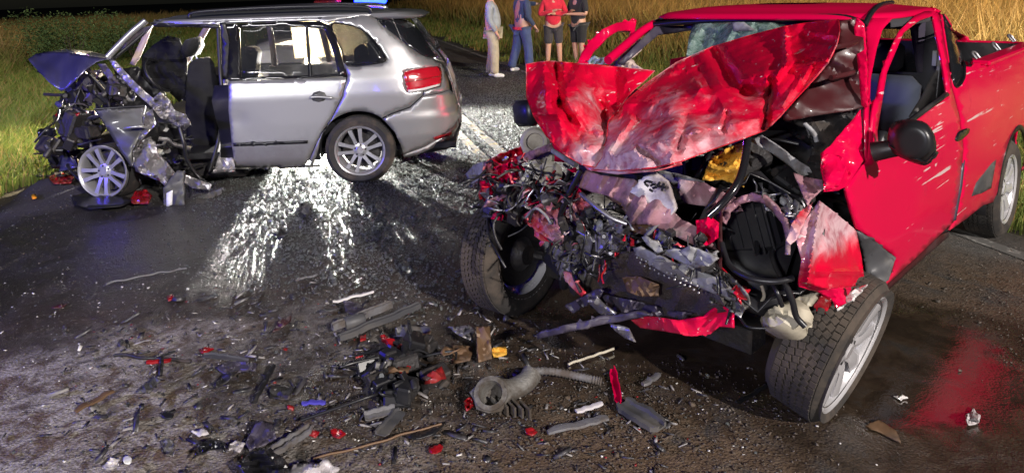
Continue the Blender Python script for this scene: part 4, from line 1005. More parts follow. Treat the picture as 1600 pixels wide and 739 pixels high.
    pxs(S, root, 'dashboard', [(178, 110), (215, 104), (255, 140), (276, 175), (270, 230), (240, 240), (200, 190)], -.05, 'black', 'y', 9, crumple(7, .06, .2))
    sw = S.at(250, 118, .30, 'y'); obj('steering_wheel', xf(join(*[tube([(.17 * cos(t), .17 * sin(t), 0) for t in np.linspace(0, 2 * pi, 29)], .014, 7, False)]), aim(sw, sw + Vector((-.8, .1, .45)))), M['black'], root, smooth=80)
    # crushed bonnet, wings, hanging door skin
    hood = pxs(S, root, 'bonnet', [(44, 93), (56, 85), (72, 81), (106, 82), (140, 88), (170, 92), (151, 97), (136, 108), (121, 123), (106, 137), (96, 143), (79, 131), (60, 112)], [(44, 93, .30), (72, 81, .15), (170, 92, .5), (96, 142, .72), (136, 108, .66), (70, 112, .55)], 'beacon_tint', 'y', 5, crumple(21, .035, .3), label='beacon-tinted crumpled bonnet of the silver wagon folded upward')
    pxs(S, root, 'bonnet_far_half', [(60, 84), (100, 77), (140, 80), (172, 88), (170, 92), (106, 82)], [(60, 84, .15), (100, 77, -.6), (172, 88, -.1), (140, 80, -.5), (106, 82, .12)], 'silver', 'y', 4, crumple(22, .03, .3))
    pxs(S, root, 'wing_rail', [(169, 91), (180, 95), (212, 130), (242, 157), (236, 167), (208, 142), (178, 108)], [(170, 92, .66), (240, 160, .84)], 'silver_torn', 'y', 4, crumple(23, .03, .12))
    pxs(S, root, 'wing_rail', [(152, 100), (164, 100), (198, 146), (196, 154), (176, 134)], .6, 'purple', 'y', 5, crumple(24, .03, .12))
    pxs(S, root, 'torn_liner', [(182, 118), (192, 124), (212, 148), (210, 158), (194, 156), (188, 136)], .55, 'silver_torn', 'y', 5, crumple(25, .04, .1))
    dd = pxs(S, root, 'front_door', [(149, 172), (227, 167), (223, 184), (227, 201), (216, 218), (206, 237), (206, 262), (190, 240), (170, 206)], [(149, 172, 1.0), (227, 167, .92), (206, 260, 1.10)], 'silver_shaded', 'y', 5, crumple(26, .016, .3), solid=.02, label='torn grey front door skin hanging over the front wheel')
    pxtube(S, dd, 'door_top_edge', [(148, 171, 1.0), (190, 168, .97), (228, 166, .92)], .012, 'black', 'y')
    hb = [S.at(x, y, d, 'y') for x, y, d in ((195, 201, 1.06), (204, 199, 1.08), (220, 198, 1.07), (230, 200, 1.03))]
    obj('door_handle', tube(spline(hb, 5), .012, 8), M['silver'], dd, smooth=60)
    pxs(S, root, 'crumpled_door_skin', [(223, 180), (238, 170), (243, 195), (228, 211), (213, 233), (210, 255), (219, 270), (242, 277), (257, 290), (275, 272), (262, 255), (247, 240), (243, 221), (234, 216), (219, 240), (206, 259), (206, 237), (216, 216), (224, 200)], [(238, 170, .94), (210, 255, 1.12), (257, 290, 1.14), (245, 230, .98)], 'silver_torn', 'y', 4, crumple(27, .09, .14, 5), label='crumpled bright silver door skin')
    pxs(S, root, 'crumpled_door_skin', [(206, 240), (220, 222), (236, 214), (244, 236), (262, 256), (270, 276), (254, 284), (232, 276), (212, 268)], [(206, 240, 1.0), (250, 240, .88), (262, 280, 1.05)], 'silver_torn', 'y', 4, crumple(28, .10, .12, 5))
    pxs(S, root, 'torn_mirror_base', [(236, 157), (250, 144), (265, 157), (272, 172), (291, 180), (299, 195), (288, 204), (272, 195), (250, 184), (240, 172)], [(236, 157, .84), (299, 195, 1.0), (265, 160, .9)], 'silver_torn', 'y', 4, crumple(29, .09, .11, 5))
    pxs(S, root, 'door_inner_trim', [(246, 190), (274, 196), (290, 210), (294, 260), (276, 268), (262, 250), (248, 220)], .74, 'black', 'y', 6, crumple(30, .06, .15))
    pxtube(S, root, 'trim_strip', [(281, 200, .95), (288, 226, .98), (293, 250, .95), (310, 276, .92), (332, 292, .95)], .016, 'black', 'y')
    pxs(S, root, 'silver_arm', [(288, 272), (308, 280), (330, 288), (328, 298), (300, 294), (286, 284)], .98, 'silver_torn', 'y', 5, crumple(31, .03, .1))
    pxs(S, root, 'torn_sill_trim', [(288, 322), (330, 312), (352, 300), (350, 292), (330, 300), (288, 314)], 1.05, 'grey', 'y', 5, crumple(32, .03, .12))
    fl = pxs(S, root, 'wing_liner', [(255, 294), (268, 276), (277, 267), (287, 268), (288, 330), (280, 337), (256, 331)], [(256, 300, 1.20), (287, 270, 1.1), (287, 330, 1.22)], 'grey', 'y', 5, crumple(33, .02, .15), solid=.03)
    pxs(S, fl, 'label_sticker', [(260, 302), (270, 297), (269, 320), (260, 324)], 1.235, 'sticker', 'y', 5, solid=.001)
    pxs(S, root, 'lower_tray', [(112, 306), (150, 298), (190, 306), (214, 312), (190, 322), (140, 326), (118, 320)], .04, 'black', 'z', 6, crumple(34, .02, .2))
    engine = [(84, 140), (120, 122), (150, 104), (176, 130), (200, 160), (152, 172), (165, 215), (150, 236), (136, 268), (90, 262), (66, 216), (96, 190)]
    clutter(S, root, engine, 'y', -.5, .70, [('torn_plate', 'plate', ['purple', 'beacon_tint', 'iron', 'black'], 34, .22), ('engine_block_piece', 'block', ['iron', 'purple', 'black'], 26, .17), ('wire', 'hose', ['black', 'black', 'purple'], 20, .28), ('bent_bracket', 'strip', ['beacon_tint', 'purple', 'iron'], 22, .24), ('red_shard', 'plate', ['redlens'], 5, .10)], 41)
    clutter(S, root, [(206, 250), (250, 210), (300, 230), (330, 280), (300, 310), (250, 300), (215, 300)], 'y', .55, .95, [('torn_plate', 'plate', ['silver_torn', 'grey', 'black'], 16, .16), ('wire', 'hose', ['black'], 10, .22), ('bent_bracket', 'strip', ['steel', 'black'], 12, .2)], 43)
    pxs(S, root, 'bumper_corner', [(58, 206), (72, 199), (86, 200), (88, 212), (74, 222), (60, 219)], .35, 'gloss', 'y', 5, crumple(35, .03, .12), solid=.03)
    pxs(S, root, 'front_panel', [(75, 222), (100, 212), (112, 226), (110, 262), (82, 264), (74, 248)], .2, 'black', 'y', 6, crumple(36, .05, .15), solid=.03)
    return root
silver_wagon()
# ================================================================ RED PICKUP
def red_pickup():
    root = tag(empty('red_pickup', T), 'red pickup truck with torn open engine bay and bonnet folded upward', 'pickup')
    lo = [(.24, -.80, 3.4, .80, 12), (.34, -.84, 3.4, .835, 12), (.60, -.85, 3.4, .855, 12), (.85, -.85, 3.4, .850, 12), (1.0, -.84, 3.4, .838, 12), (1.15, -.84, 3.4, .82, 12), (1.2, -.82, 3.4, .80, 12)]
    cb = [(.95, .80, 2.65, .845, 7), (1.1, .80, 2.45, .822, 6.5), (1.25, .82, 2.2, .775, 6), (1.38, .84, 1.98, .725, 5.5), (1.45, .87, 1.86, .69, 5), (1.49, .93, 1.74, .63, 5), (1.515, 1.05, 1.62, .45, 4), (1.525, 1.2, 1.45, .2, 4)]
    L = shell(lo, 260, zsteps(lo, .03)); L = (L[0], L[1][:-1]); K = shell(cb, 200, zsteps(cb, .02)); both = join(L, K); bvh = BVHTree.FromPolygons(both[0], both[1])
    arch = lambda c, x0=0: ((c.x - x0) ** 2 + (c.z - .30) ** 2) < .37 ** 2
    def pan(name, poly, mt='red', **kw):
        kw.setdefault('roll', .006); kw.setdefault('step', 7); kw.setdefault('solid', .012); kw.setdefault('smooth', 50); par = kw.pop('parent', root)
        return pxs(T, par, name, poly, 0, mt, bvh=bvh, **kw)
    def fx(name, poly, depth, mt, step=6, cr=None, **kw): 
        par = kw.pop('parent', root); return pxs(T, par, name, poly, depth, mt, 'x', step, cr, **kw)
    # ---- cab and bed
    obj('roof', sub(K, lambda c: c.z > 1.462 and c.x < 1.80), M['red'], root, smooth=60, solid=.012)
    lin = [(z, a_ + .02, b_ - .02, h - .02, e) for z, a_, b_, h, e in cb]; Ki = shell(lin, 120, zsteps(lin, .03))
    obj('roof_lining', sub(Ki, lambda c: c.z > 1.44 and c.x < 1.72), M['felt'], root, solid=.004)
    obj('far_cab_side', sub(K, lambda c: c.y < -.2 and 1.0 < c.z < 1.47 and c.x < 1.25 and not (.95 < c.x and c.z < 1.42 and c.z > 1.05)), M['red'], root, solid=.01)
    obj('far_body_side', sub(L, lambda c: c.y < -.3 and c.x < 1.0 and c.z < 1.16 and not arch(c)), M['red'], root, solid=.01)
    obj('tailgate', sub(L, lambda c: c.x < -.6 and c.z < 1.16 and abs(c.y) < .9 and c.y < .72), M['red'], root, solid=.01)
    # inner floor and liner of the bed
    bx = lambda sx, sy, sz, x, y, z: xf(box(sx, sy, sz, bev=.05), Matrix.Translation((x, y, z)))
    liner = obj('bed_liner', join(bx(1.5, .02, .60, -.02, .74, .86), bx(1.5, .02, .60, -.02, -.74, .86), bx(1.5, 1.46, .03, -.02, 0, .56), bx(.03, 1.46, .60, -.76, 0, .86), bx(.03, 1.46, .60, .74, 0, .86)), M['black'], root)
    for y in (.79, -.79): obj('bed_rail_cap', xf(box(1.55, .09, .03, bev=.3), Matrix.Translation((-.03, y, 1.175))), M['red' if y > 0 else 'black'], root)
    for k, (x, y) in enumerate(((1536, 89), (1566, 74), (1590, 61))):
        p = T.at(x, y, .73, 'y'); p.y = .715
        obj('tie_down_hook', tube(spline([p + Vector((-.03, 0, -.02)), p + Vector((-.025, -.03, .02)), p + Vector((.02, -.035, .02)), p + Vector((.03, 0, -.02))], 5), .007, 7), M['steel'], liner, smooth=60)
    # cab back wall with its window
    wall = fill([(-.70, .45), (.70, .45), (.72, 1.1), (.60, 1.44), (-.60, 1.44), (-.72, 1.1)], .12, [[(-.55, 1.12), (.55, 1.12), (.50, 1.36), (-.50, 1.36)]])
    obj('cab_back_wall', ([Vector((.86, y, z)) for y, z in wall[0]], wall[1]), M['felt'], root, solid=.02, off=0)
    obj('back_window', ([Vector((.85, y, z)) for y, z in ((-.56, 1.11), (.56, 1.11), (.51, 1.37), (-.51, 1.37))], [(0, 1, 2, 3)]), M['glass'], root, solid=.004)
    for y in (.36, -.36):
        s = obj('seat_back', xf(box(.14, .48, .66, bev=.35), Matrix.Translation((1.12, y, .80)) @ Matrix.Rotation(-.2, 4, 'Y')), M['paleblue' if y > 0 else 'seat'], root, smooth=80)
        obj('headrest', xf(box(.09, .26, .18, bev=.4), Matrix.Translation((1.0, y, 1.22))), M['seat'], s, smooth=80)
        obj('seat_cushion', xf(box(.48, .48, .16, bev=.35), Matrix.Translation((1.38, y, .52))), M['seat'], root, smooth=80)
    obj('cab_floor', bx(1.5, 1.5, .05, 1.6, 0, .30), M['black'], root)
    obj('firewall', bx(.04, 1.44, .75, 2.30, 0, .66), M['black'], root)
    obj('dashboard', xf(box(.36, 1.40, .30, bev=.25), Matrix.Translation((2.05, 0, .92))), M['black'], root, smooth=60)
    sw = Vector((1.78, .36, .98)); obj('steering_wheel', xf(join(tube([(.18 * cos(t), .18 * sin(t), 0) for t in np.linspace(0, 2 * pi, 29)], .014, 7, False), tube([(-.17, 0, 0), (.17, 0, 0)], .014, 6), bx(.12, .10, .04, 0, 0, 0)), aim(sw, sw + Vector((-.9, 0, .45)))), M['black'], root, smooth=60)
    obj('seat_belt', join(tube([(.98, .66, 1.30), (1.0, .655, 1.05), (1.02, .65, .85)], .010, 4), bx(.05, .02, .08, .99, .64, 1.22)), M['lgrey'], root)
    # ---- near side
    arc = [T.px(.385 * cos(t), .855, .305 + .385 * sin(t)) for t in np.linspace(pi * .98, pi * .02, 22)]
    qwin = smooth_poly([(1474, 24), (1482, 27), (1495, 56), (1504, 82), (1507, 105), (1506, 123), (1498, 135), (1492, 134), (1488, 121), (1481, 72)], 2)
    bed = pan('bed_side', [(1470, 16), (1484, 8), (1497, 19), (1510, 51), (1523, 82), (1533, 103)] + [T.px(x, .815, 1.165) for x in (.6, .2, -.3, -.8)] + [T.px(-.82, .84, .8), T.px(-.80, .845, .40), T.px(-.40, .84, .36)] + arc + [(1536, 321), (1510, 342), (1484, 360), (1492, 345), (1502, 290), (1507, 232), (1501, 182), (1490, 139)], 'red_scr', holes=[qwin], step=8)
    pan('quarter_glass', qwin, 'darkglass', roll=0, lift=-.006, solid=.004); obj('window_seal', tube([T.hit(x, y, bvh) for x, y in qwin + qwin[:1]], .007, 6), M['gloss'], root, smooth=60)
    pan('arch_trim', [(1557, 249), (1549, 256), (1525, 286), (1518, 307), (1534, 302), (1549, 294)], 'grey', parent=bed, lift=.008, solid=.012, step=6)
    al = [T.px((.385 + q) * cos(t), .855, .305 + (.385 + q) * sin(t)) for q, ts in ((0, np.linspace(pi * .98, 0, 20)), (.03, np.linspace(0, pi * .98, 20))) for t in ts]
    pan('arch_lip', al, 'black', parent=bed, lift=.006, roll=0, step=6)
    pan('cab_side_frame', [(1353, 252), (1353, 120), (1353, 77), (1352, 44), (1360, 28), (1376, 12), (1394, 0), (1420, -6), (1460, -4), (1484, 7), (1470, 15), (1436, 14), (1415, 19), (1394, 29), (1379, 47), (1370, 77), (1361, 121), (1358, 180), (1357, 252)], roll=.004, step=5)
    dt = [T.hit(x, y, bvh) for x, y in ((1351, 43), (1360, 26), (1376, 10), (1396, -4))]
    obj('roof_gutter', tube(spline([p + Vector((0, 0, .006)) for p in dt], 5), .013, 6), M['black'], root)
    door = pan('driver_door', [(1357, 252), (1347, 260), (1322, 293), (1330, 325), (1341, 358), (1398, 400), (1397, 425), (1372, 458), (1420, 413), (1470, 366), (1490, 347), (1500, 290), (1505, 231), (1499, 182), (1488, 141), (1480, 85), (1466, 17), (1445, 18), (1431, 24), (1404, 50), (1378, 108), (1364, 170)], 'red_scr',
               holes=[[(1371, 205), (1386, 114), (1412, 52), (1439, 31), (1458, 24), (1471, 85), (1481, 144), (1455, 163), (1426, 184), (1396, 206), (1374, 246)]], step=7, lift=.012,
               cr=lambda p: .010 * noise.noise(p * 3.1) + .012 * math.exp(-((p.x - 1.15) ** 2) / .01) * math.sin(p.z * 9))
    pan('window_seal', [(1481, 144), (1484, 149), (1457, 169), (1428, 191), (1398, 213), (1376, 252), (1374, 246), (1396, 206), (1426, 184), (1455, 163)], 'black', parent=door, lift=.016, roll=0, step=6)
    pan('door_handle', smooth_poly([(1493, 219), (1497, 208), (1506, 202), (1515, 201), (1514, 208), (1506, 216), (1498, 221)], 2), 'gloss', parent=door, lift=.03, step=4, solid=.02)
    pan('door_edge_trim', [(1500, 292), (1504, 262), (1508, 250), (1504, 290), (1494, 344), (1490, 346)], 'purple', lift=.010, roll=0, step=5)
    pxs(T, root, 'pillar_trim', [(1426, 184), (1446, 152), (1470, 104), (1482, 143), (1456, 162)], .66, 'grey', 'y', 8, solid=.02)
    pxs(T, root, 'inner_pillar', [(1430, 36), (1446, 28), (1460, 26), (1472, 100), (1462, 120), (1446, 150), (1440, 100)], .55, 'purple', 'y', 8, solid=.03)
    pan('sill', [(1372, 460), (1420, 415), (1470, 368), (1484, 362), (1482, 370), (1425, 420), (1376, 464)], 'red_dark', step=6, lift=-.01)
    # mirror
    mc = T.at(1428, 222, .99, 'y')
    mo = smooth_poly([(1388, 206), (1394, 193), (1410, 187), (1440, 189), (1455, 201), (1463, 222), (1461, 242), (1450, 257), (1438, 258), (1418, 251), (1396, 240), (1387, 224)], 2)
    dome = lambda x, y: .075 * (1 - min(1, math.hypot((x - 1425) / 39, (y - 222) / 36)) ** 7)
    mir = pxs(T, root, 'door_mirror', mo, mc.x - .02, 'black', 'x', 4, solid=.045, smooth=40, fold=dome)
    obj('mirror_arm', tube([mc + Vector((-.02, -.05, -.03)), mc + Vector((.0, -.13, -.055))], [.03, .036], 10), M['black'], mir, smooth=60)
    obj('mirror_glass', xf(box(.010, .08, .08, bev=.3), Matrix.Translation(mc + Vector((-.07, -.03, -.0)))), M['gloss'], mir)
    pxs(T, mir, 'mirror_cap_seam', [(1388, 226), (1420, 244), (1446, 252), (1461, 236), (1461, 240), (1447, 256), (1419, 248), (1389, 230)], mc.x + .045, 'gloss', 'x', 4, solid=.01)
    pxs(T, root, 'mirror_gusset', [(1372, 246), (1384, 205), (1392, 210), (1392, 240), (1376, 262)], .84, 'black', 'y', 6, solid=.03)
    fm = T.at(822, 177, 2.42, 'x'); o = obj('far_mirror', xf(box(.09, .19, .15, bev=.3), Matrix.Translation(fm) @ Matrix.Rotation(-.2, 4, 'Z') @ Matrix.Rotation(.15, 4, 'X')), M['black'], root, smooth=50)
    obj('mirror_arm', tube([fm + Vector((0, .06, -.02)), fm + Vector((-.05, .20, -.05)), (2.30, -.84, .98)], [.03, .03, .04], 8), M['black'], o, smooth=60)
    # open far door
    fd = [(903, 98), (908, 84), (921, 65), (940, 47), (964, 36), (994, 32), (992, 48), (984, 66), (986, 46), (966, 49), (948, 60), (930, 78), (918, 98)]
    o = fx('passenger_door', fd, [(903, 98, 2.15), (994, 32, 1.45), (940, 47, 1.85)], 'red', 4, solid=.03)
    fx('passenger_door_lower', [(838, 250), (850, 180), (870, 130), (903, 97), (922, 97), (940, 140), (950, 260)], [(850, 180, 2.35), (903, 98, 2.15), (920, 97, 2.1), (950, 260, 2.1)], 'red', 10, solid=.03)
    # far A pillar, roof header, broken windscreen
    pxtube(T, root, 'far_front_pillar', [(1022, 38, 1.70), (1000, 52, 1.83), (978, 71, 2.0), (950, 95, 2.2)], .026, 'red', 'x', 10)
    fx('pillar_lining', [(1082, 40), (1024, 42), (1002, 62), (980, 84), (962, 100), (972, 102), (1002, 78), (1030, 54), (1078, 48)], [(1080, 40, 1.62), (962, 100, 2.15)], 'purple', 5, solid=.02)
    fx('pillar_trim', [(1000, 62), (1010, 64), (1002, 80), (970, 106), (958, 104), (966, 92)], [(1010, 64, 1.80), (958, 104, 2.1)], 'beige', 5, crumple(3, .02, .1))
    pxtube(T, root, 'roof_header', [(1018, 40, 1.72), (1080, 34, 1.74), (1200, 31, 1.76), (1310, 28, 1.74), (1352, 40, 1.80)], .018, 'black', 'x', 8)
    fx('broken_windscreen', [(1083, 38), (1150, 35), (1215, 36), (1240, 42), (1200, 54), (1140, 74), (1072, 92), (1076, 60)], [(1083, 38, 1.76), (1215, 36, 1.76), (1072, 90, 2.05), (1200, 54, 2.0)], 'cracked', 5, crumple(8, .05, .12), solid=.005, label='crazed dark green windscreen fragment hanging from the roof')
    fx('windscreen_flap', [(1144, 36), (1162, 35), (1180, 48), (1146, 50)], 1.95, 'lgrey', 5, solid=.003)
    fx('crazed_glass', [(922, 98), (930, 90), (944, 90), (952, 86), (953, 100), (924, 104)], 2.1, 'pale_glass', 4, crumple(9, .04, .05), solid=.02)
    fx('airbag', smooth_poly([(956, 100), (966, 95), (984, 97), (1000, 106), (990, 118), (960, 116)], 2), 2.1, 'beige', 5, crumple(10, .03, .1), solid=.03)
    # ---- bonnet: left flap and the big folded half
    cA = crumple(51, .020, .20, 4)
    fA = creases([(868, 96, 874, 160, -.12, 12), (874, 160, 905, 215, -.06, 12), (850, 97, 852, 170, .05, 14), (918, 100, 936, 150, .05, 16), (936, 150, 950, 195, -.10, 14), (834, 178, 885, 180, .05, 10), (885, 180, 930, 215, -.05, 12), (900, 120, 905, 165, .05, 16), (960, 105, 965, 172, -.05, 20), (884, 243, 930, 225, .04, 14), (895, 100, 880, 130, -.04, 9)])
    dA = [(822, 101, -.3), (850, 130, -.1), (840, 180, -.2), (890, 120, .0), (880, 160, .15), (915, 150, .55), (925, 190, .45), (935, 230, .8), (905, 250, .7), (870, 215, .1), (960, 130, .05), (1000, 118, -.1), (940, 110, .1)]  # flap whitening: dust, and the lit area painted in
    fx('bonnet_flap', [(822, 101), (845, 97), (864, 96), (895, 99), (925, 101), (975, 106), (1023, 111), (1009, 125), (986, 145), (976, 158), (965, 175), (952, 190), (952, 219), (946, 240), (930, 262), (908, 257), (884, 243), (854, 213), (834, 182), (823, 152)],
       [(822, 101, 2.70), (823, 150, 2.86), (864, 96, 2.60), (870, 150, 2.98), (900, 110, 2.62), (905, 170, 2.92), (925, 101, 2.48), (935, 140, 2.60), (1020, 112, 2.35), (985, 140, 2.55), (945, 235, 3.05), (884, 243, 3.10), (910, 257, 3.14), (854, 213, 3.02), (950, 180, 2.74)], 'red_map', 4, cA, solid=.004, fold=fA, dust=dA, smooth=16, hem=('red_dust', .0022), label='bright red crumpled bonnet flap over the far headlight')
    fB = creases([(1118, 80, 1142, 122, -.11, 17), (1142, 122, 1168, 144, -.09, 20), (1088, 100, 1108, 138, -.05, 13), (1168, 144, 1206, 150, -.08, 13), (1226, 46, 1230, 98, .07, 7), (1230, 98, 1203, 130, .08, 11), (1206, 124, 1194, 204, -.11, 9), (1072, 186, 1060, 232, -.04, 11), (1136, 176, 1130, 204, -.035, 7),
                  (985, 164, 1095, 138, .07, 26), (1095, 138, 1195, 118, .06, 22), (960, 244, 1090, 206, .05, 18), (1090, 206, 1192, 184, .04, 15), (1000, 190, 1112, 172, -.06, 20), (975, 165, 1060, 108, .05, 10), (1246, 108, 1290, 94, .06, 9), (1262, 58, 1302, 64, -.05, 8), (1000, 232, 1030, 254, -.05, 8), (985, 188, 950, 236, .06, 10), (1270, 100, 1222, 164, .05, 7), (1050, 240, 1046, 256, .03, 6)])
    dB = [(965, 175, .35), (1000, 140, .1), (1057, 98, .0), (1111, 74, -.25), (1226, 42, -.3), (1310, 31, .1), (1300, 80, .3), (1260, 80, .0), (1180, 90, -.25), (1120, 120, -.1), (1040, 150, .45), (990, 200, .55), (960, 245, 1.0), (1010, 245, .95), (1060, 230, .65), (1080, 180, .42), (1140, 170, .42), (1200, 150, .35), (1180, 195, .5), (1110, 225, .6), (1240, 130, .3), (1030, 200, .55)]  # whitening map: dust plus lamp reflection painted into the colour
    cB = crumple(57, .024, .24, 4); dent = crumple(58, .016, .09, 3)
    cc = lambda p: cB(p) + dent(p) * max(0, noise.noise(p * 2.6) + .15) * 1.8
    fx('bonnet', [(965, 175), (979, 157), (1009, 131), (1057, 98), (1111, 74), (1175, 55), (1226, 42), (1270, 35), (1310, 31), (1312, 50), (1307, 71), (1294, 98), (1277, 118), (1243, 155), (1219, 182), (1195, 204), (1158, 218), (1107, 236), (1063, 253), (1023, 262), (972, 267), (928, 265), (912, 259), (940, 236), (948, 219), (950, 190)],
       [(965, 175, 2.76), (1009, 131, 2.45), (1057, 98, 2.25), (1111, 74, 2.15), (1175, 55, 2.15), (1270, 35, 2.25), (1310, 31, 2.38), (1307, 71, 2.62), (1243, 155, 2.82), (1195, 204, 2.95), (1107, 236, 3.08), (1023, 262, 3.22), (930, 263, 3.14), (1050, 180, 3.02), (1120, 150, 2.82), (1200, 110, 2.66), (1150, 200, 3.00), (1000, 210, 3.05), (1180, 80, 2.40), (1260, 70, 2.45)], 'red_map', 4, cc, solid=.004, fold=fB, dust=dB, smooth=16, hem=('red_dust', .0024), label='large red bonnet half bent upward and whitened with dust and painted glare')
    fx('bonnet_lip', [(912, 258), (960, 266), (1020, 262), (1064, 253), (1066, 258), (1024, 268), (965, 273), (918, 266)], [(912, 258, 3.12), (1020, 264, 3.2), (1066, 255, 3.1)], 'red_dust2', 4, crumple(60, .01, .1))
    # underside of the bonnet and the torn inner wing behind it
    fx('bonnet_underside', [(1312, 34), (1340, 28), (1348, 40), (1352, 100), (1353, 166), (1330, 172), (1280, 180), (1226, 190), (1222, 184), (1246, 157), (1280, 119), (1298, 96), (1310, 70)], [(1312, 34, 2.36), (1345, 30, 2.30), (1352, 160, 2.48), (1226, 188, 2.80), (1270, 160, 2.62)], 'red_dark', 6, crumple(61, .03, .2), solid=.006)
    fx('bonnet_side_edge', [(1338, 27), (1350, 38), (1354, 100), (1355, 168), (1346, 168), (1340, 100), (1334, 44)], [(1340, 28, 2.33), (1352, 165, 2.52)], 'red', 4, crumple(62, .008, .1), solid=.01)
    for k, y in enumerate((66, 112)): pxtube(T, root, 'bonnet_brace', [(1298, y + 10, 2.62), (1326, y + 4, 2.50), (1338, y, 2.42)], .010, 'red_dark', 'x', 6)
    fx('inner_wing', [(1225, 190), (1280, 178), (1345, 170), (1340, 182), (1310, 220), (1296, 260), (1280, 300), (1258, 262), (1272, 230), (1258, 200)], [(1225, 190, 2.70), (1345, 170, 2.5), (1290, 290, 2.80), (1270, 220, 2.55)], 'iron', 6, crumple(63, .05, .16))
    fx('wing_top', [(1345, 172), (1350, 250), (1324, 290), (1310, 298), (1288, 300), (1284, 262), (1282, 240), (1298, 228), (1316, 206)], [(1345, 175, 2.50), (1350, 250, 2.56), (1290, 298, 2.84), (1284, 245, 2.78)], 'red_scr', 5, crumple(64, .035, .16), solid=.005)
    fx('wing_top_dent', [(1284, 246), (1296, 240), (1318, 246), (1322, 262), (1310, 292), (1290, 299), (1286, 272)], [(1284, 246, 2.86), (1318, 250, 2.74), (1295, 296, 2.92)], 'red_scr', 4, crumple(65, .03, .12))
    # ---- front wing, its crushed lip and black trim
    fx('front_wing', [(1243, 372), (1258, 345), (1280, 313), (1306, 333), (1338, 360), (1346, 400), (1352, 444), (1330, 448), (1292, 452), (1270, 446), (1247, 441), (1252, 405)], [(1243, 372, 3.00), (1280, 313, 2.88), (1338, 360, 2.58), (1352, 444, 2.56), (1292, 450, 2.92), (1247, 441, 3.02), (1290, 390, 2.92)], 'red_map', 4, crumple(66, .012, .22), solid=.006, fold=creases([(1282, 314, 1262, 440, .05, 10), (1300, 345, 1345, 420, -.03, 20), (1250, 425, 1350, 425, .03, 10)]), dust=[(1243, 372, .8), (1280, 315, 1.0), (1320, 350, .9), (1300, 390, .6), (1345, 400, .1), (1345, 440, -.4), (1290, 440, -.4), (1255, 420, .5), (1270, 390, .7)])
    fx('front_wing_lip', [(1247, 438), (1292, 450), (1352, 443), (1353, 450), (1330, 470), (1306, 482), (1300, 468), (1276, 456), (1250, 448)], [(1247, 440, 3.02), (1300, 470, 2.86), (1352, 446, 2.56)], 'red', 4, crumple(67, .02, .1), solid=.006)
    fx('wing_stone_guard', [(1306, 476), (1338, 450), (1354, 447), (1346, 458), (1316, 480), (1308, 484)], 2.78, 'clear', 4, crumple(68, .03, .06), solid=.008)
    fx('wing_trim', [(1338, 360), (1350, 366), (1372, 380), (1399, 404), (1389, 437), (1374, 448), (1358, 457), (1350, 410)], [(1338, 360, 2.60), (1399, 404, 2.30), (1360, 455, 2.46)], 'grey', 5, crumple(69, .02, .14), solid=.012, label='black plastic wing trim pushed back against the door')
    fx('wing_inner_fold', [(1240, 270), (1258, 276), (1284, 282), (1286, 296), (1268, 312), (1262, 322), (1252, 300)], [(1240, 270, 2.86), (1284, 284, 2.82), (1262, 322, 2.96)], 'pink', 4, crumple(70, .03, .1))
    fx('wing_inner_fold', [(1228, 380), (1236, 352), (1250, 330), (1270, 316), (1258, 345), (1244, 374), (1234, 384)], [(1228, 380, 3.06), (1270, 316, 2.9)], 'red_dust2', 4, crumple(71, .02, .1))
    # scuttle plates, black hose, yellow sheet
    fx('scuttle_plate', [(1172, 221), (1190, 212), (1212, 226), (1240, 246), (1264, 262), (1270, 272), (1252, 276), (1236, 262), (1206, 240)], [(1172, 221, 2.75), (1270, 272, 2.72)], 'lgrey', 4, crumple(72, .03, .14))
    fx('scuttle_plate', [(1196, 204), (1224, 178), (1250, 190), (1276, 214), (1284, 226), (1276, 236), (1250, 218), (1226, 204)], 2.55, 'black', 5, crumple(73, .05, .12))
    pxtube(T, root, 'scuttle_edge', [(1222, 178, 2.60), (1246, 186, 2.58), (1270, 206, 2.56), (1276, 222, 2.56)], .009, 'lgrey', 'x')
    fx('yellow_sheet', [(1098, 282), (1104, 262), (1112, 244), (1128, 236), (1148, 226), (1164, 221), (1166, 250), (1162, 292), (1148, 288), (1128, 280)], [(1098, 282, 2.92), (1164, 221, 2.80), (1130, 250, 2.80), (1160, 290, 2.9)], 'yellow', 4, crumple(74, .06, .10, 5), label='crumpled yellow plastic sheet in the engine bay')
    pxtube(T, root, 'coolant_hose', [(1168, 216, 2.86), (1165, 245, 2.92), (1155, 282, 3.0), (1134, 312, 3.06), (1107, 338, 3.1)], .014, 'gloss', 'x', 10)
    # ---- crossbeam, pale pressed plate with black marks, engine
    fx('slam_panel', [(902, 292), (908, 274), (916, 266), (940, 274), (990, 280), (1010, 292), (1040, 318), (1066, 344), (1100, 360), (1120, 390), (1090, 386), (1048, 366), (1010, 350), (985, 352), (972, 318), (950, 306), (924, 300)], [(902, 290, 3.02), (990, 285, 3.08), (1120, 385, 2.98), (1010, 345, 3.12)], 'pink', 4, crumple(75, .045, .22, 4))
    plate = fx('pressed_plate', [(984, 300), (1006, 276), (1024, 271), (1042, 282), (1050, 306), (1056, 326), (1046, 340), (1030, 332), (1004, 312)], [(984, 300, 3.12), (1010, 276, 3.08), (1050, 330, 3.10)], 'white', 5, crumple(76, .012, .2), solid=.012, label='pale pressed plate with black hand marks')
    for st in ([(1007, 286), (1011, 283), (1019, 285)], [(1008, 287), (1013, 291)], [(1017, 290), (1023, 288), (1026, 292), (1020, 294)], [(1031, 285), (1029, 291), (1040, 293)], [(1037, 287), (1034, 298)], [(1015, 296), (1020, 299)]):
        pxtube(T, plate, 'pen_mark', [(x, y, 3.125) for x, y in st], .005, 'ink', 'x', 5)
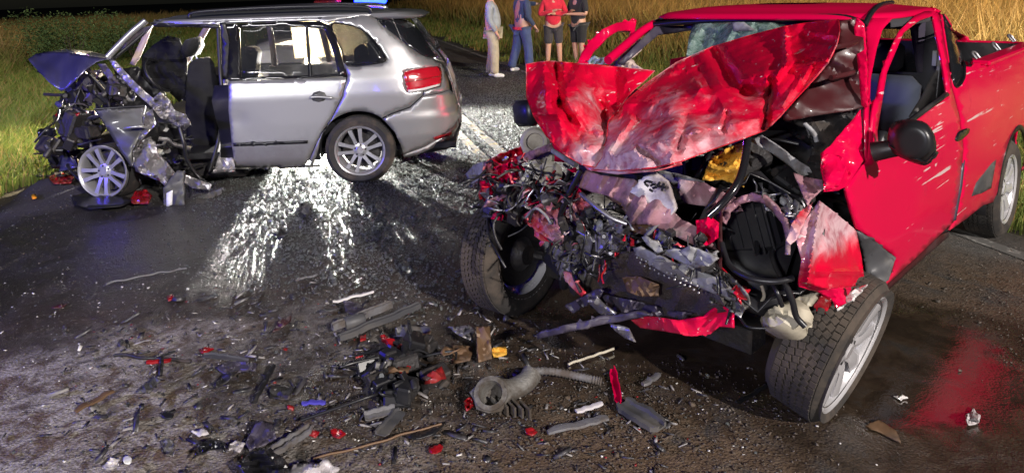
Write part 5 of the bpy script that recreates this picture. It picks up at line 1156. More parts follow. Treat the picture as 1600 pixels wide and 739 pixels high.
    fx('slam_panel_fold', [(936, 300), (962, 296), (1004, 330), (1040, 360), (1058, 384), (1020, 372), (984, 360), (976, 330), (958, 316)], [(936, 300, 3.06), (1058, 384, 3.02), (984, 355, 3.10)], 'brown', 5, crumple(77, .04, .12))
    fx('upper_beam', [(1060, 280), (1100, 286), (1130, 300), (1150, 310), (1160, 330), (1130, 332), (1100, 322), (1070, 318), (1058, 300)], 2.94, 'pink', 4, crumple(78, .04, .2, 4))
    fx('upper_beam_skin', [(1018, 264), (1060, 272), (1100, 284), (1096, 304), (1070, 306), (1050, 290)], 2.9, 'lgrey', 5, crumple(79, .03, .14))
    for nm, c, sz, mt, dp in (('cylinder_head', (910, 364), (.20, .26, .13), 'alum', 2.95), ('alternator', (914, 414), (.16, .18, .18), 'alum', 2.92), ('intake_housing', (962, 372), (.14, .12, .12), 'steel', 2.98), ('valve_cover', (932, 320), (.16, .16, .12), 'alum', 2.90), ('battery_tray', (1180, 345), (.25, .22, .2), 'black', 2.75)):
        p = T.at(*c, dp, 'x'); r = random.Random(nm); parts = [box(*sz, bev=.14)]
        for k in range(0 if mt == 'black' else 9):
            q = Vector((sz[0] * .5, r.uniform(-.45, .45) * sz[1], r.uniform(-.45, .45) * sz[2])); parts.append(lathe([(.012, -.01), (.014, .012), (.008, .02)], 8, aim(q, q + Vector((1, r.uniform(-.3, .3), r.uniform(-.3, .6)))), cap=True))
        for k in range(6):
            parts.append(xf(box(sz[0] * 1.06, .008, sz[2] * r.uniform(.6, 1.02), bev=.1), Matrix.Translation((0, (k / 5 - .5) * sz[1] * .85, 0))))
        obj(nm, xf(join(*parts), Matrix.Translation(p) @ Matrix.Rotation(r.uniform(-.35, .35), 4, 'X') @ Matrix.Rotation(r.uniform(-.25, .25), 4, 'Z')), M[mt], root, smooth=30)
    # radiator and its drilled crossmember
    rad = fx('radiator', [(890, 396), (930, 404), (968, 400), (990, 392), (1050, 424), (1120, 452), (1150, 470), (1140, 486), (1090, 494), (1010, 492), (960, 478), (910, 452), (894, 424)], [(890, 400, 2.98), (990, 392, 3.06), (1150, 470, 3.04), (1010, 490, 2.98)], 'fins', 6, crumple(80, .03, .2), solid=.04)
    fx('mud_smear', [(972, 434), (1000, 432), (1030, 446), (1028, 462), (1004, 464), (980, 456)], 3.07, 'brown', 5, crumple(81, .02, .08), parent=rad)
    xm = fx('crossmember', [(989, 388), (1000, 386), (1056, 412), (1110, 430), (1136, 442), (1150, 462), (1140, 470), (1100, 452), (1050, 434), (996, 402)], [(989, 388, 3.10), (1150, 465, 3.06)], 'lgrey', 5, crumple(82, .012, .12), solid=.01)
    for row in range(2):
        for k in range(13):
            t = k / 12; x, y = 996 + t * 92 + row * 4 + R.uniform(-1.5, 1.5), 396 + t * 45 + row * 9 + 6 + R.uniform(-1.5, 1.5)
            ring(T, 'rivet', xm, x, y, 3.105 - .02 * t, 'x', .0065, .006, 'steel', prof=[(0, .005), (.003, .004), (.005, 0), (.005, -.006)])
    fx('grille_shard', [(1002, 370), (1010, 368), (1030, 382), (1036, 392), (1058, 390), (1100, 402), (1120, 396), (1116, 410), (1090, 420), (1052, 404), (1028, 396), (1010, 382)], 3.14, 'lgrey', 4, crumple(83, .025, .12), solid=.008)
    fx('grille_shard', [(1060, 392), (1078, 384), (1104, 394), (1122, 402), (1108, 416), (1080, 412)], 3.16, 'lgrey', 4, crumple(84, .02, .1), solid=.008)
    # headlight bucket: torn round opening with red rim
    pc = T.at(1186, 372, 2.92, 'x'); dv = (T.lo - pc).normalized()
    hb = lathe([(.20, .05), (.19, .0), (.17, -.10), (.12, -.18), (0, -.19)], 28, aim(pc, pc + dv)); hc = crumple(87, .05, .16, 4); hb = ([p + Vector((hc(p), hc(p.zxy) * .8, hc(p.yzx))) for p in hb[0]], hb[1])
    obj('headlight_bucket', hb, M['black'], root, smooth=30, solid=.006)
    rim = [(1126, 345), (1134, 322), (1152, 308), (1174, 302), (1196, 308), (1216, 324), (1230, 346), (1236, 372), (1232, 398)]
    rim2 = [(1226, 398), (1228, 374), (1222, 350), (1208, 332), (1192, 318), (1174, 314), (1156, 320), (1142, 332), (1134, 350)]
    fx('bucket_rim', rim + rim2, [(1126, 345, 2.98), (1174, 304, 2.94), (1232, 398, 3.02)], 'pink', 4, crumple(85, .02, .1), solid=.01)
    pxtube(T, root, 'wiring_loom', [(1128, 380, 3.0), (1140, 414, 3.05), (1170, 434, 3.08), (1210, 440, 3.06), (1240, 434, 3.02)], .010, 'black')
    fx('bucket_plate', [(1166, 344), (1178, 338), (1186, 400), (1160, 402)], 2.82, 'iron', 6, crumple(86, .02, .1)); fx('bucket_plate', [(1196, 350), (1212, 344), (1222, 376), (1206, 384)], 2.80, 'iron', 6, crumple(87, .02, .1))
    fx('side_post', [(1120, 330), (1128, 326), (1128, 436), (1122, 440)], 3.0, 'red_dark', 6, crumple(88, .01, .1))
    fx('red_bracket', [(1088, 344), (1110, 338), (1124, 348), (1122, 372), (1104, 384), (1090, 372)], 3.04, 'red', 4, crumple(89, .03, .08))
    # washer bottle and red stay under it
    wb = T.at(1228, 498, 2.92, 'x')
    bot = lathe([(0, .10), (.030, .10), (.034, .085), (.05, .07), (.075, .03), (.08, -.03), (.07, -.075), (.03, -.095), (0, -.098)], 20)
    bq = crumple(89, .03, .11, 4); bot = ([p + p.normalized() * bq(p) * .8 for p in xf(bot, Matrix.Diagonal((.78, .95, .75, 1)))[0]], bot[1])
    bt = obj('washer_bottle', xf(bot, Matrix.Translation(wb) @ Matrix.Rotation(.5, 4, 'X') @ Matrix.Rotation(.9, 4, 'Y')), M['cream'], root, smooth=40)
    fx('washer_bottle_neck', [(1222, 482), (1250, 462), (1276, 458), (1262, 474), (1262, 520), (1250, 530), (1240, 510)], 2.86, 'cream', 4, crumple(90, .02, .1), solid=.02)
    fx('red_stay', [(1266, 462), (1276, 474), (1280, 462), (1300, 466), (1292, 486), (1280, 516), (1262, 538), (1260, 530), (1272, 506), (1274, 486)], 2.80, 'red_dust', 4, crumple(91, .015, .1), solid=.008)
    for k, pts in enumerate(([(1226, 440, 3.02), (1238, 470, 3.0), (1244, 494, 2.98), (1258, 510, 2.97)], [(1190, 446, 3.0), (1194, 462, 3.0), (1188, 474, 2.98)], [(1206, 440, 2.98), (1214, 456, 3.02), (1222, 478, 3.0)])): pxtube(T, root, 'loose_hose', pts, (.011, .006, .008)[k], ('black', 'cream', 'black')[k])
    # ---- bumper bar and hanging strips
    fx('bumper_bar', [(986, 500), (1010, 494), (1060, 500), (1100, 496), (1118, 480), (1126, 470), (1148, 486), (1146, 512), (1124, 510), (1110, 522), (1080, 525), (1040, 518), (1000, 512)], [(986, 500, 3.04), (1060, 505, 3.10), (1146, 495, 3.02)], 'red_scr', 4, crumple(92, .03, .16), solid=.008)
    fx('bumper_end', [(880, 424), (888, 426), (904, 444), (916, 458), (908, 464), (890, 446), (882, 434)], 3.05, 'red_dust', 4, crumple(93, .015, .08), solid=.01)
    fx('torn_stay', [(882, 478), (914, 462), (930, 452), (944, 454), (936, 466), (908, 482), (896, 490)], 3.06, 'purple', 4, crumple(94, .02, .08), solid=.012)
    fx('torn_stay', [(918, 470), (932, 462), (950, 480), (964, 494), (950, 498), (934, 488)], 3.08, 'steel', 4, crumple(95, .02, .08), solid=.012)
    fx('hanging_bar', [(838, 522), (880, 508), (940, 496), (1000, 488), (1014, 492), (1000, 496), (946, 506), (890, 518), (840, 530)], [(838, 526, 3.22), (1010, 490, 3.10)], 'purple', 4, crumple(96, .01, .12), solid=.02)
    fx('hanging_fin', [(952, 505), (966, 508), (982, 512), (991, 534), (976, 528), (960, 516)], 3.14, 'steel', 4, crumple(97, .01, .06), solid=.008)
    fx('lower_shroud', [(936, 458), (990, 470), (1060, 486), (1082, 490), (1070, 500), (1010, 496), (960, 486), (940, 474)], 3.02, 'purple', 5, crumple(98, .04, .12))
    fx('end_crush', [(1114, 440), (1126, 420), (1150, 440), (1168, 462), (1172, 480), (1152, 490), (1130, 478), (1108, 470)], 3.06, 'alum', 4, crumple(99, .05, .05, 5), solid=.006)
    # ---- far front corner: torn wing, lamps, cream pots
    fx('far_wing_tip', [(727, 272), (740, 258), (755, 252), (757, 270), (748, 288), (734, 287)], [(727, 272, 2.86), (757, 262, 2.92)], 'lgrey', 4, crumple(100, .015, .1), solid=.01)
    fx('far_wing', [(756, 254), (784, 240), (814, 230), (820, 250), (806, 262), (800, 290), (780, 292), (762, 308), (748, 314), (750, 290)], [(756, 254, 2.90), (814, 230, 2.86), (750, 310, 3.0)], 'red_dust', 4, crumple(101, .07, .10, 5), solid=.005, label='torn red far wing folded around the headlight hole')
    fx('far_wing_fold', [(776, 262), (800, 252), (822, 262), (812, 284), (794, 290), (778, 282)], 3.0, 'red_scr', 4, crumple(102, .05, .08, 5)); fx('far_wing_fold', [(748, 282), (768, 276), (772, 300), (756, 316)], 2.98, 'red_scr', 4, crumple(103, .04, .08))
    fx('far_rail', [(806, 246), (830, 236), (862, 224), (866, 232), (834, 248), (812, 258)], 2.95, 'pink', 4, crumple(104, .02, .08), solid=.008)
    fx('crushed_rail', [(818, 336), (840, 320), (858, 312), (872, 330), (870, 350), (884, 372), (876, 384), (856, 372), (838, 360), (822, 346)], 3.08, 'red_dust', 4, crumple(105, .05, .09, 5), solid=.006); fx('crushed_rail', [(886, 318), (902, 300), (912, 316), (926, 318), (930, 340), (912, 352), (896, 350), (884, 338)], 3.04, 'red_dust2', 4, crumple(106, .05, .09, 5), solid=.006)
    fx('crushed_rail', [(870, 340), (884, 312), (900, 290), (908, 300), (892, 330), (880, 352)], 3.03, 'red_scr', 4, crumple(107, .02, .1), solid=.006)
    for px, py, d, r_, h in ((836, 222, 2.80, .072, .06), (848, 246, 2.86, .055, .05), (859, 272, 2.98, .056, .025)): ring(T, 'fluid_pot', root, px, py, d, 'x', r_, h, 'cream')
    for pts, r_, mt in (([(864, 236, 2.95), (880, 246, 2.98), (900, 258, 3.02)], .012, 'lgrey'), ([(908, 266, 3.06), (890, 300, 3.08), (878, 330, 3.08), (872, 352, 3.05)], .012, 'black'), ([(908, 303, 3.10), (930, 322, 3.14), (955, 340, 3.14), (980, 350, 3.12)], .009, 'steel'), ([(822, 340, 3.1), (836, 326, 3.12), (850, 334, 3.12), (862, 350, 3.12)], .006, 'lgrey'), ([(752, 330, 3.0), (762, 318, 3.05), (776, 322, 3.06), (778, 336, 3.04), (756, 338, 3.0)], .008, 'grey'), ([(762, 338, 3.0), (766, 372, 3.1), (780, 400, 3.15), (790, 418, 3.15)], .006, 'black')): pxtube(T, root, 'bent_pipe', pts, r_, mt)
    region = [(752, 300), (800, 270), (850, 282), (900, 262), (904, 300), (884, 372), (868, 376), (840, 362), (812, 344), (770, 338)]
    clutter(T, root, region, 'x', 2.92, 3.08, [('torn_plate', 'plate', ['red_dust', 'red_scr', 'pink', 'steel', 'iron'], 40, .10), ('bent_bracket', 'strip', ['steel', 'lgrey', 'red_dust', 'iron'], 30, .12), ('wire', 'hose', ['black', 'black', 'iron'], 26, .11), ('casting', 'block', ['iron', 'alum'], 14, .07)], 111)
    region = [(860, 340), (980, 340), (1000, 380), (960, 410), (900, 450), (876, 400)]
    clutter(T, root, region, 'x', 2.85, 3.02, [('casting', 'block', ['alum', 'iron', 'alum'], 22, .09), ('wire', 'hose', ['black', 'iron'], 14, .12), ('bent_bracket', 'strip', ['steel', 'alum'], 14, .12), ('torn_plate', 'plate', ['steel', 'iron', 'lgrey'], 14, .09)], 113)
    region = [(876, 300), (960, 318), (1010, 346), (1110, 376), (1130, 440), (1080, 430), (990, 392), (960, 420), (900, 440), (880, 380)]
    clutter(T, root, region, 'x', 3.02, 3.12, [('torn_plate', 'plate', ['steel', 'lgrey', 'iron', 'pink', 'red_dust', 'black'], 46, .055), ('bent_bracket', 'strip', ['steel', 'iron', 'lgrey', 'purple'], 34, .075), ('wire', 'hose', ['black', 'black', 'iron', 'redlens'], 34, .09), ('casting', 'block', ['alum', 'iron', 'black'], 16, .05)], 121)
    region = [(736, 270), (800, 240), (860, 262), (872, 330), (830, 352), (760, 330)]
    clutter(T, root, region, 'x', 2.98, 3.12, [('torn_plate', 'plate', ['red_dust', 'red_scr', 'steel', 'black', 'pink'], 40, .06), ('bent_bracket', 'strip', ['steel', 'red_dust', 'iron'], 26, .08), ('wire', 'hose', ['black', 'iron'], 22, .10)], 122)
    region = [(1060, 250), (1160, 232), (1260, 280), (1250, 320), (1220, 330), (1170, 300), (1100, 300)]
    clutter(T, root, region, 'x', 2.45, 2.72, [('engine_part', 'block', ['iron', 'black', 'iron'], 26, .14), ('wire', 'hose', ['black', 'grey'], 18, .22), ('bent_bracket', 'strip', ['iron', 'steel'], 12, .15)], 115)
    region = [(1176, 296), (1230, 300), (1262, 330), (1240, 350), (1210, 326)]
    clutter(T, root, region, 'x', 2.84, 2.96, [('torn_plate', 'plate', ['steel', 'grey', 'lgrey'], 18, .07), ('bent_bracket', 'strip', ['steel'], 12, .08)], 116)
    region = [(1090, 420), (1150, 430), (1180, 470), (1150, 490), (1110, 470)]
    clutter(T, root, region, 'x', 2.96, 3.06, [('torn_plate', 'plate', ['steel', 'alum', 'red_dust'], 16, .06), ('wire', 'hose', ['black'], 6, .1)], 117)
    region = [(1130, 320), (1236, 340), (1240, 430), (1140, 430)]
    clutter(T, root, region, 'x', 2.5, 2.7, [('engine_part', 'block', ['black', 'iron'], 14, .16), ('wire', 'hose', ['black'], 8, .2)], 118)
    region = [(880, 300), (1000, 350), (1120, 390), (1130, 470), (960, 470), (890, 420)]
    clutter(T, root, region, 'x', 2.55, 2.8, [('engine_part', 'block', ['black', 'iron'], 26, .2)], 119)
    obj('engine_block', join(bx(.5, .62, .45, 2.62, -.05, .55), bx(.3, .5, .2, 2.6, -.02, .85)), M['iron'], root); obj('subframe', bx(.12, 1.1, .10, 2.72, 0, .28), M['iron'], root)
    # ---- wheels
    wheel(root, axle((2.60, .77, .305), (0, 1, -.27), .4), .292, .21, .232, 9, 'single', M['rubber_dusty'], 'front wheel leaning outward beside the puddle')
    wheel(root, axle((2.80, -.76, .305), (.10, -1, -.05), .1), .312, .21, .212, 9, 'single', M['rubber_dusty'], 'far front wheel under the torn wing')
    wheel(root, axle((0, .74, .306), (0, 1, 0), .2), .312, .21, .212, 9, 'single', M['rubber_dusty']); wheel(root, axle((0, -.74, .306), (0, -1, 0)), .312, .21, .212, 9, 'single', M['rubber_dusty'])
    for y in (.66, -.66): obj('wheel_housing', sub(lathe([(.385, -.14), (.39, .1), (.2, .13)], 32, aim((0, y, .30), (0, y * .5, .30))), lambda c: c.z > .22), M['black'], root, solid=.004)
    obj('wheel_liner', sub(lathe([(.40, -.12), (.42, .1), (.2, .13)], 32, aim((2.55, .60, .42), (2.55, .3, .42))), lambda c: c.z > .50), M['black'], root, solid=.004)
    for p0, p1 in (((2.6, .66, .32), (2.5, .1, .30)), ((2.78, -.62, .32), (2.6, -.1, .30))): obj('drive_shaft', tube([p0, p1], .022, 8), M['iron'], root)
    return root
red_pickup()
# ================================================================ DEBRIS ON THE ROAD
def gz(name, poly, h, mt, label, cat, step=5, cr=None, solid=.006, group=None, rounded=0):
    """flat piece lying on the road: outline on the ground, heights in metres"""
    if rounded: poly = smooth_poly(poly, rounded)
    hs = h if isinstance(h, (list, tuple)) else float(h)
    v, f = sheet(poly, hs, W, 'z', step, cr=cr)
    for p in v: p.z = max(p.z, solid + .004)
    v, f = orient(v, f, Vector((0, 0, 50)))
    o = obj(name, (v, f), M[mt], None, smooth=28, solid=solid)
    c = sum(v, Vector()) / len(v); c.z = 0
    o.data.transform(Matrix.Translation(-c)); o.location = c
    return tag(o, label, cat, group)
def gbar(name, p0, p1, wpx, hgt, mt, label, cat='debris', z0=.01, prof='u', group=None, bend=.02):
    """bent channel or rod from pixel to pixel on the road"""
    a_ = G(*p0, z0); b_ = G(*p1, z0); L = (b_ - a_).length; wd = wpx
    d = (b_ - a_).normalized(); s = d.cross(Vector((0, 0, 1))).normalized(); r = random.Random(hash(p0) % 997)
    N = 9; V, Fc = [], []
    if prof == 'rod':
        pts = [a_ + d * L * k / N + s * r.uniform(-1, 1) * bend * L * .3 + Vector((0, 0, hgt * .6 + abs(sin(k * 1.3)) * hgt * .5)) for k in range(N + 1)]
        vf = tube(spline(pts, 3), wd / 2, 7); o = obj(name, vf, M[mt], None, smooth=60)
    else:
        sec = {'u': [(-.5, 0), (-.5, 1), (-.3, 1.05), (-.25, .35), (.25, .35), (.3, 1.05), (.5, 1), (.5, 0)], 'flat': [(-.5, .1), (-.45, .8), (0, 1), (.45, .8), (.5, .1), (0, 0)], 'l': [(-.5, 0), (-.5, 1), (-.35, 1), (-.3, .25), (.5, .2), (.5, 0)]}[prof]
        n = len(sec)
        for k in range(N + 1):
            c = a_ + d * L * k / N + s * (r.uniform(-1, 1) * bend * L * .25) + Vector((0, 0, r.uniform(0, .008) + bend * .3 * (1 + sin(k * .9)) * L * .12))
            w_ = wd * (1 if 0 < k < N else r.uniform(.5, .9)) * r.uniform(.9, 1.1)
            for q, h_ in sec: V.append(c + s * q * w_ + Vector((0, 0, h_ * hgt)))
        for k in range(N):
            for j in range(n): Fc.append((k * n + j, k * n + (j + 1) % n, (k + 1) * n + (j + 1) % n, (k + 1) * n + j))
        Fc += [tuple(range(n))[::-1], tuple(N * n + j for j in range(n))]
        o = obj(name, (V, Fc), M[mt], None, smooth=30)
    c = (a_ + b_) / 2; c.z = 0; o.data.transform(Matrix.Translation(-c)); o.location = c
    return tag(o, label, cat, group)
# long bars and strips
gbar('metal_channel', (530, 533), (656, 482), .036, .028, 'grey', 'longer of two grey channel bars lying left of the far tyre', prof='u')
gbar('metal_channel', (520, 518), (612, 480), .034, .035, 'dgrey', 'shorter ribbed grey bar beside the longer channel bar', prof='u', z0=.02)
gbar('thin_rod', (166, 445), (292, 420), .012, .008, 'dgrey', 'long pale bent rod on the wet asphalt below the silver wagon', prof='rod', bend=.1)
gbar('thin_rod', (888, 571), (959, 547), .012, .008, 'cream', 'thin cream rod on the mud below the hanging bumper bar', prof='rod')
gbar('plastic_strip', (900, 646), (941, 634), .022, .012, 'white', 'short white strip lying alone right of the cast pipe', prof='flat')
gbar('plastic_strip', (856, 678), (949, 655), .035, .012, 'dgrey', 'long flat grey strip below the short white strip', prof='flat', bend=.05)
gbar('red_strip', (957, 580), (967, 634), .030, .02, 'red', 'narrow red strip standing upright beside the ribbed dark panel', prof='l')
gbar('torn_plastic', (972, 634), (1034, 672), .09, .02, 'grey', 'ribbed dark grey panel at the foot of the red strip', prof='u')
gbar('bolt', (1004, 604), (1030, 588), .026, .016, 'steel', 'grey metal peg lying right of the red strip', prof='flat')
gbar('thin_rod', (490, 720), (690, 664), .010, .006, 'brown', 'long thin brown rod across the bottom middle of the road', prof='rod', bend=.05)
gbar('plastic_strip', (425, 712), (486, 672), .045, .02, 'dgrey', 'pale grooved strip leaning up from the black housing at the bottom', prof='u')
gbar('plastic_strip', (570, 655), (618, 643), .04, .02, 'dgrey', 'short grey angled strip with a white edge near the bottom middle', prof='l')
gbar('plastic_strip', (594, 682), (628, 644), .05, .015, 'grey', 'grey brown tapering strip just right of the short angled strip', prof='l')
gbar('thin_rod', (398, 632), (428, 578), .022, .02, 'black', 'pair of dark sticks, the tall one pointing away on the powder', prof='rod')
gbar('blue_strip', (472, 632), (509, 631), .022, .012, 'bluebit', 'small blue violet strip right of the dark sticks', prof='flat')
gbar('plastic_strip', (230, 569), (267, 567), .022, .016, 'redlens', 'bright red bar under a black peg on the pale powder', prof='flat')
gbar('black_peg', (252, 592), (254, 566), .018, .03, 'black', 'black peg crossing the bright red bar on the powder', prof='rod')
gbar('curved_strip', (118, 646), (177, 614), .03, .012, 'brown', 'brown bent strip lying alone on the pale powder at left', prof='flat', bend=.12)
gbar('thin_rod', (462, 440), (496, 432), .014, .01, 'dgrey', 'small pale hook on the asphalt below the glass grains', prof='rod', bend=.3)
gbar('plastic_strip', (520, 474), (584, 458), .02, .012, 'clear', 'glinting clear strip on the wet asphalt above the channel bars', prof='flat')
gbar('thin_rod', (1150, 632), (1196, 606), .018, .012, 'black', 'dark rubber strip lying in front of the leaning wheel', prof='flat')
gbar('thin_rod', (180, 556), (300, 566), .016, .008, 'iron', 'dark rod flat on the powder left of the red bar', prof='rod', bend=.08)
gbar('plastic_strip', (318, 556), (388, 566), .03, .012, 'grey', 'dark strip among fragments right of the red bar', prof='l', bend=.08)
# pipes
M['pipe'] = mat('muddy cast metal', (.15, .145, .135), .6, .3, dirt=.85, dirt_col=(.06, .045, .032), dscale=8, bump=.6, bscale=50)
tin = G(554, 498, .05)
o = obj('tin_can', lathe([(.0, .05), (.03, .05), (.035, .043), (.035, -.043), (.03, -.05), (0, -.05)], 18, aim((0, 0, .036), (.9, .5, .05))), M['grey'], None, smooth=40); o.location = (tin.x, tin.y, 0); tag(o, 'violet grey round canister behind the two channel bars', 'canister')
def cast_pipe():
    c = G(768, 612, .07); c.z = 0
    root = tag(empty('cast_pipe', loc=c), 'grey cast metal inlet pipe with a round open mouth facing up', 'engine part'); root.scale = (.84, .84, .84)
    up = Vector((-.12, -.62, .78)).normalized(); b0 = Vector((0, 0, .065))
    obj('mouth', lathe([(.052, -.07), (.064, -.03), (.078, .02), (.080, .035), (.058, .038), (.054, .02), (.046, -.05), (0, -.055)], 28, aim(b0, b0 + up)), M['pipe'], root, smooth=40)
    fl = [(.085 * cos(t) * (1.25 if k % 4 == 0 else 1), .085 * sin(t) * (1.2 if k % 4 == 2 else 1)) for k, t in enumerate(np.linspace(0, 2 * pi, 17)[:-1])]
    pts, tr, _ = fill(fl, .03, [[(.055 * cos(t), .055 * sin(t)) for t in np.linspace(0, 2 * pi, 17)[:-1]]])
    obj('flange', xf(([Vector((x, y, .02)) for x, y in pts], tr), aim(b0, b0 + up)), M['pipe'], root, solid=.014)
    q = [Vector((.04, .02, .07)), Vector((.11, .06, .06)), Vector((.17, .10, .07)), Vector((.20, .14, .09))]
    obj('pipe_body', tube(spline(q, 6), [.062, .06, .056, .054] + [.05] * 15, 14), M['pipe'], root, smooth=60)
    for k in range(5):
        p = Vector((.02 + .035 * k, -.03 - .01 * k, .03)); obj('fin', xf(box(.012, .09, .05, bev=.2), Matrix.Translation(p) @ Matrix.Rotation(.5, 4, 'Z')), M['pipe'], root)
    return root
cast_pipe()
def hose():
    pts = spline([G(818, 580, .05), G(862, 580, .035), G(905, 588, .025), G(940, 596, .018)], 16); n = len(pts)
    rs = [.014 + (.004 if k % 2 else 0) for k in range(n)]
    o = obj('corrugated_hose', tube(pts, rs, 12), M['dgrey'], None, smooth=60); c = pts[0].copy(); c.z = 0; o.data.transform(Matrix.Translation(-c)); o.location = c
    tag(o, 'grey corrugated hose running right from the cast pipe', 'hose')
hose()
# flat sheets and plates
gz('sheet_metal', [(617, 512), (632, 507), (660, 508), (676, 512), (672, 524), (640, 528), (620, 524)], .03, 'dgrey', 'pale wrinkled sheet just right of the channel bars', 'debris', 5, crumple(201, .03, .1))
gz('rusty_plate', [(744, 510), (766, 509), (768, 560), (748, 566)], [(744, 510, .12), (766, 509, .10), (768, 560, .02), (748, 566, .02)], 'brown', 'upright brown plate standing behind the cast pipe', 'debris', 5, crumple(202, .015, .1))
gz('rusty_plate', [(707, 536), (740, 542), (734, 562), (708, 566)], [(707, 536, .06), (740, 545, .02), (708, 566, .02)], 'brown', 'brown folded plate left of the upright brown plate', 'debris', 5, crumple(203, .02, .08))
gz('rusty_plate', [(766, 544), (790, 540), (792, 552), (772, 558)], .03, 'yellow', 'small ochre plate right of the upright brown plate', 'debris', 5, crumple(204, .02, .06))
gz('bright_bracket', [(700, 512), (728, 508), (742, 514), (734, 530), (716, 522)], [(700, 512, .02), (742, 514, .07)], 'steel', 'bright bent bracket just left of the brown plates', 'debris', 4, crumple(205, .03, .06))
gz('red_shard', [(670, 698), (680, 693), (692, 694), (690, 703), (678, 708), (670, 705)], .02, 'redlens', 'rounded red shard alone near the bottom middle', 'shard', 4, crumple(206, .01, .05), rounded=2)
gz('red_shard', [(820, 668), (830, 666), (840, 674), (832, 679), (822, 676)], .02, 'redlens', 'small bright red shard below the cast pipe', 'shard', 4, crumple(207, .01, .05))
gz('red_shard', [(515, 668), (524, 667), (540, 676), (530, 684), (520, 680)], .02, 'redlens', 'red and white shard at the lower middle left', 'shard', 4, crumple(208, .015, .04))
gz('red_shard', [(594, 524), (600, 522), (616, 534), (612, 542), (600, 534)], .03, 'redlens', 'long red shard beside the dark engine lump', 'shard', 4, crumple(209, .01, .05))
gz('red_shard', [(554, 552), (566, 549), (567, 556), (556, 559)], .02, 'redlens', 'tiny red shard left of the dark engine lump', 'shard', 4, crumple(210, .01, .05))
gz('red_shard', [(562, 524), (572, 521), (572, 530), (563, 532)], .02, 'redlens', 'small red shard in front of the longer channel bar', 'shard', 4, crumple(211, .01, .05))
gz('red_shard', [(724, 626), (736, 622), (742, 634), (730, 640)], .03, 'redlens', 'red and white lens shard touching the cast pipe', 'shard', 4, crumple(212, .02, .04))
gz('red_shard', [(434, 500), (456, 489), (454, 500), (438, 514), (426, 518)], .02, 'red_dark', 'long dull red shard in the middle of the wet road', 'shard', 4, crumple(213, .015, .06))
gz('red_shard', [(260, 462), (270, 459), (273, 465), (263, 470)], .015, 'redlens', 'red shard on dark asphalt below the pale rod', 'shard', 4, crumple(214, .01, .04))
gz('red_shard', [(80, 480), (96, 473), (104, 474), (96, 481)], .015, 'red_dark', 'faint red shard at the left edge of the wet patch', 'shard', 4, crumple(215, .01, .04))
gz('red_shard', [(310, 546), (324, 540), (334, 544), (318, 552)], .015, 'redlens', 'orange red shard on the powder right of the red bar', 'shard', 4, crumple(216, .01, .04))
gz('red_shard', [(76, 276), (98, 270), (116, 276), (110, 286), (84, 287)], .03, 'redlens', 'dark red lens piece below the crushed nose of the wagon', 'shard', 4, crumple(217, .02, .06))
gz('red_shard', [(204, 310), (214, 297), (228, 296), (238, 306), (232, 318), (206, 318)], .05, 'redlens', 'bright red lens piece lying right of the bare front wheel', 'shard', 4, crumple(218, .03, .06))
gz('red_shard', [(484, 668), (500, 674), (492, 682), (482, 678)], .02, 'redlens', 'red tip beside the pale grooved strip', 'shard', 4, crumple(219, .01, .04))
gz('amber_lens', [(48, 304), (56, 303), (58, 309), (50, 311)], .02, 'orange_bit', 'small amber lens at the edge of the left grass', 'shard', 4, crumple(220, .01, .03))
gz('blue_sheet', [(384, 690), (398, 662), (410, 656), (428, 662), (430, 684), (408, 696), (390, 702)], [(384, 690, .02), (410, 656, .08), (430, 684, .03)], 'purple', 'folded blue grey sheet in the lower left pile', 'debris', 4, crumple(221, .03, .08))
gz('white_shard', [(356, 694), (372, 688), (384, 692), (374, 704), (358, 702)], .03, 'white', 'white crumpled shard left of the folded blue sheet', 'shard', 4, crumple(222, .02, .05))
gz('black_lens', [(300, 716), (316, 690), (334, 684), (352, 690), (350, 706), (330, 702), (312, 710)], .05, 'gloss', 'glossy black rounded shell at the lower left', 'debris', 4, crumple(223, .03, .08))
gz('black_housing', [(378, 716), (410, 700), (440, 712), (452, 726), (440, 742), (386, 745), (376, 730)], .07, 'black', 'black plastic housing at the bottom edge left of the white chunk', 'debris', 5, crumple(224, .04, .08), solid=.02)
gz('white_chunk', [(448, 742), (456, 726), (482, 721), (512, 726), (534, 730), (520, 744), (480, 750)], .05, 'white', 'large white plastic chunk at the bottom edge', 'debris', 5, crumple(225, .03, .12), solid=.02)
gz('white_lens', [(160, 728), (172, 716), (186, 714), (182, 728), (168, 736)], .04, 'clear', 'pale lens piece at the bottom left corner', 'debris', 4, crumple(226, .02, .05))
gz('white_lump', [(192, 714), (200, 710), (206, 716), (202, 723), (194, 722)], .03, 'sticker', 'small white cap beside the pale lens piece', 'debris', 3, rounded=2)
gz('grey_shell', [(254, 690), (264, 684), (272, 692), (270, 706), (262, 714), (256, 704)], .04, 'dgrey', 'grey rounded shell between the powder and the black shell', 'debris', 4, crumple(227, .02, .05))
gz('white_shard', [(300, 672), (318, 668), (326, 676), (310, 682)], .02, 'white', 'flat whitish flake on the powder above the black shell', 'shard', 4, crumple(228, .01, .05))
gz('dark_sheet', [(634, 680), (680, 664), (696, 660), (680, 676), (650, 686)], .02, 'black', 'dark flat sheet left of the small red shard', 'debris', 5, crumple(229, .02, .1))
gz('dark_sheet', [(420, 604), (440, 600), (458, 606), (450, 624), (424, 620)], .03, 'iron', 'dark square sheet beside the tall dark stick', 'debris', 4, crumple(230, .02, .08))
gz('dark_sheet', [(334, 600), (350, 584), (372, 578), (360, 592), (340, 606)], .03, 'iron', 'dark curled sheet in the middle of the powder', 'debris', 4, crumple(231, .02, .08))
gz('dark_lump', [(252, 646), (262, 641), (272, 646), (266, 653), (256, 652)], .03, 'black', 'small black cap on the powder left of centre', 'debris', 3, rounded=2)
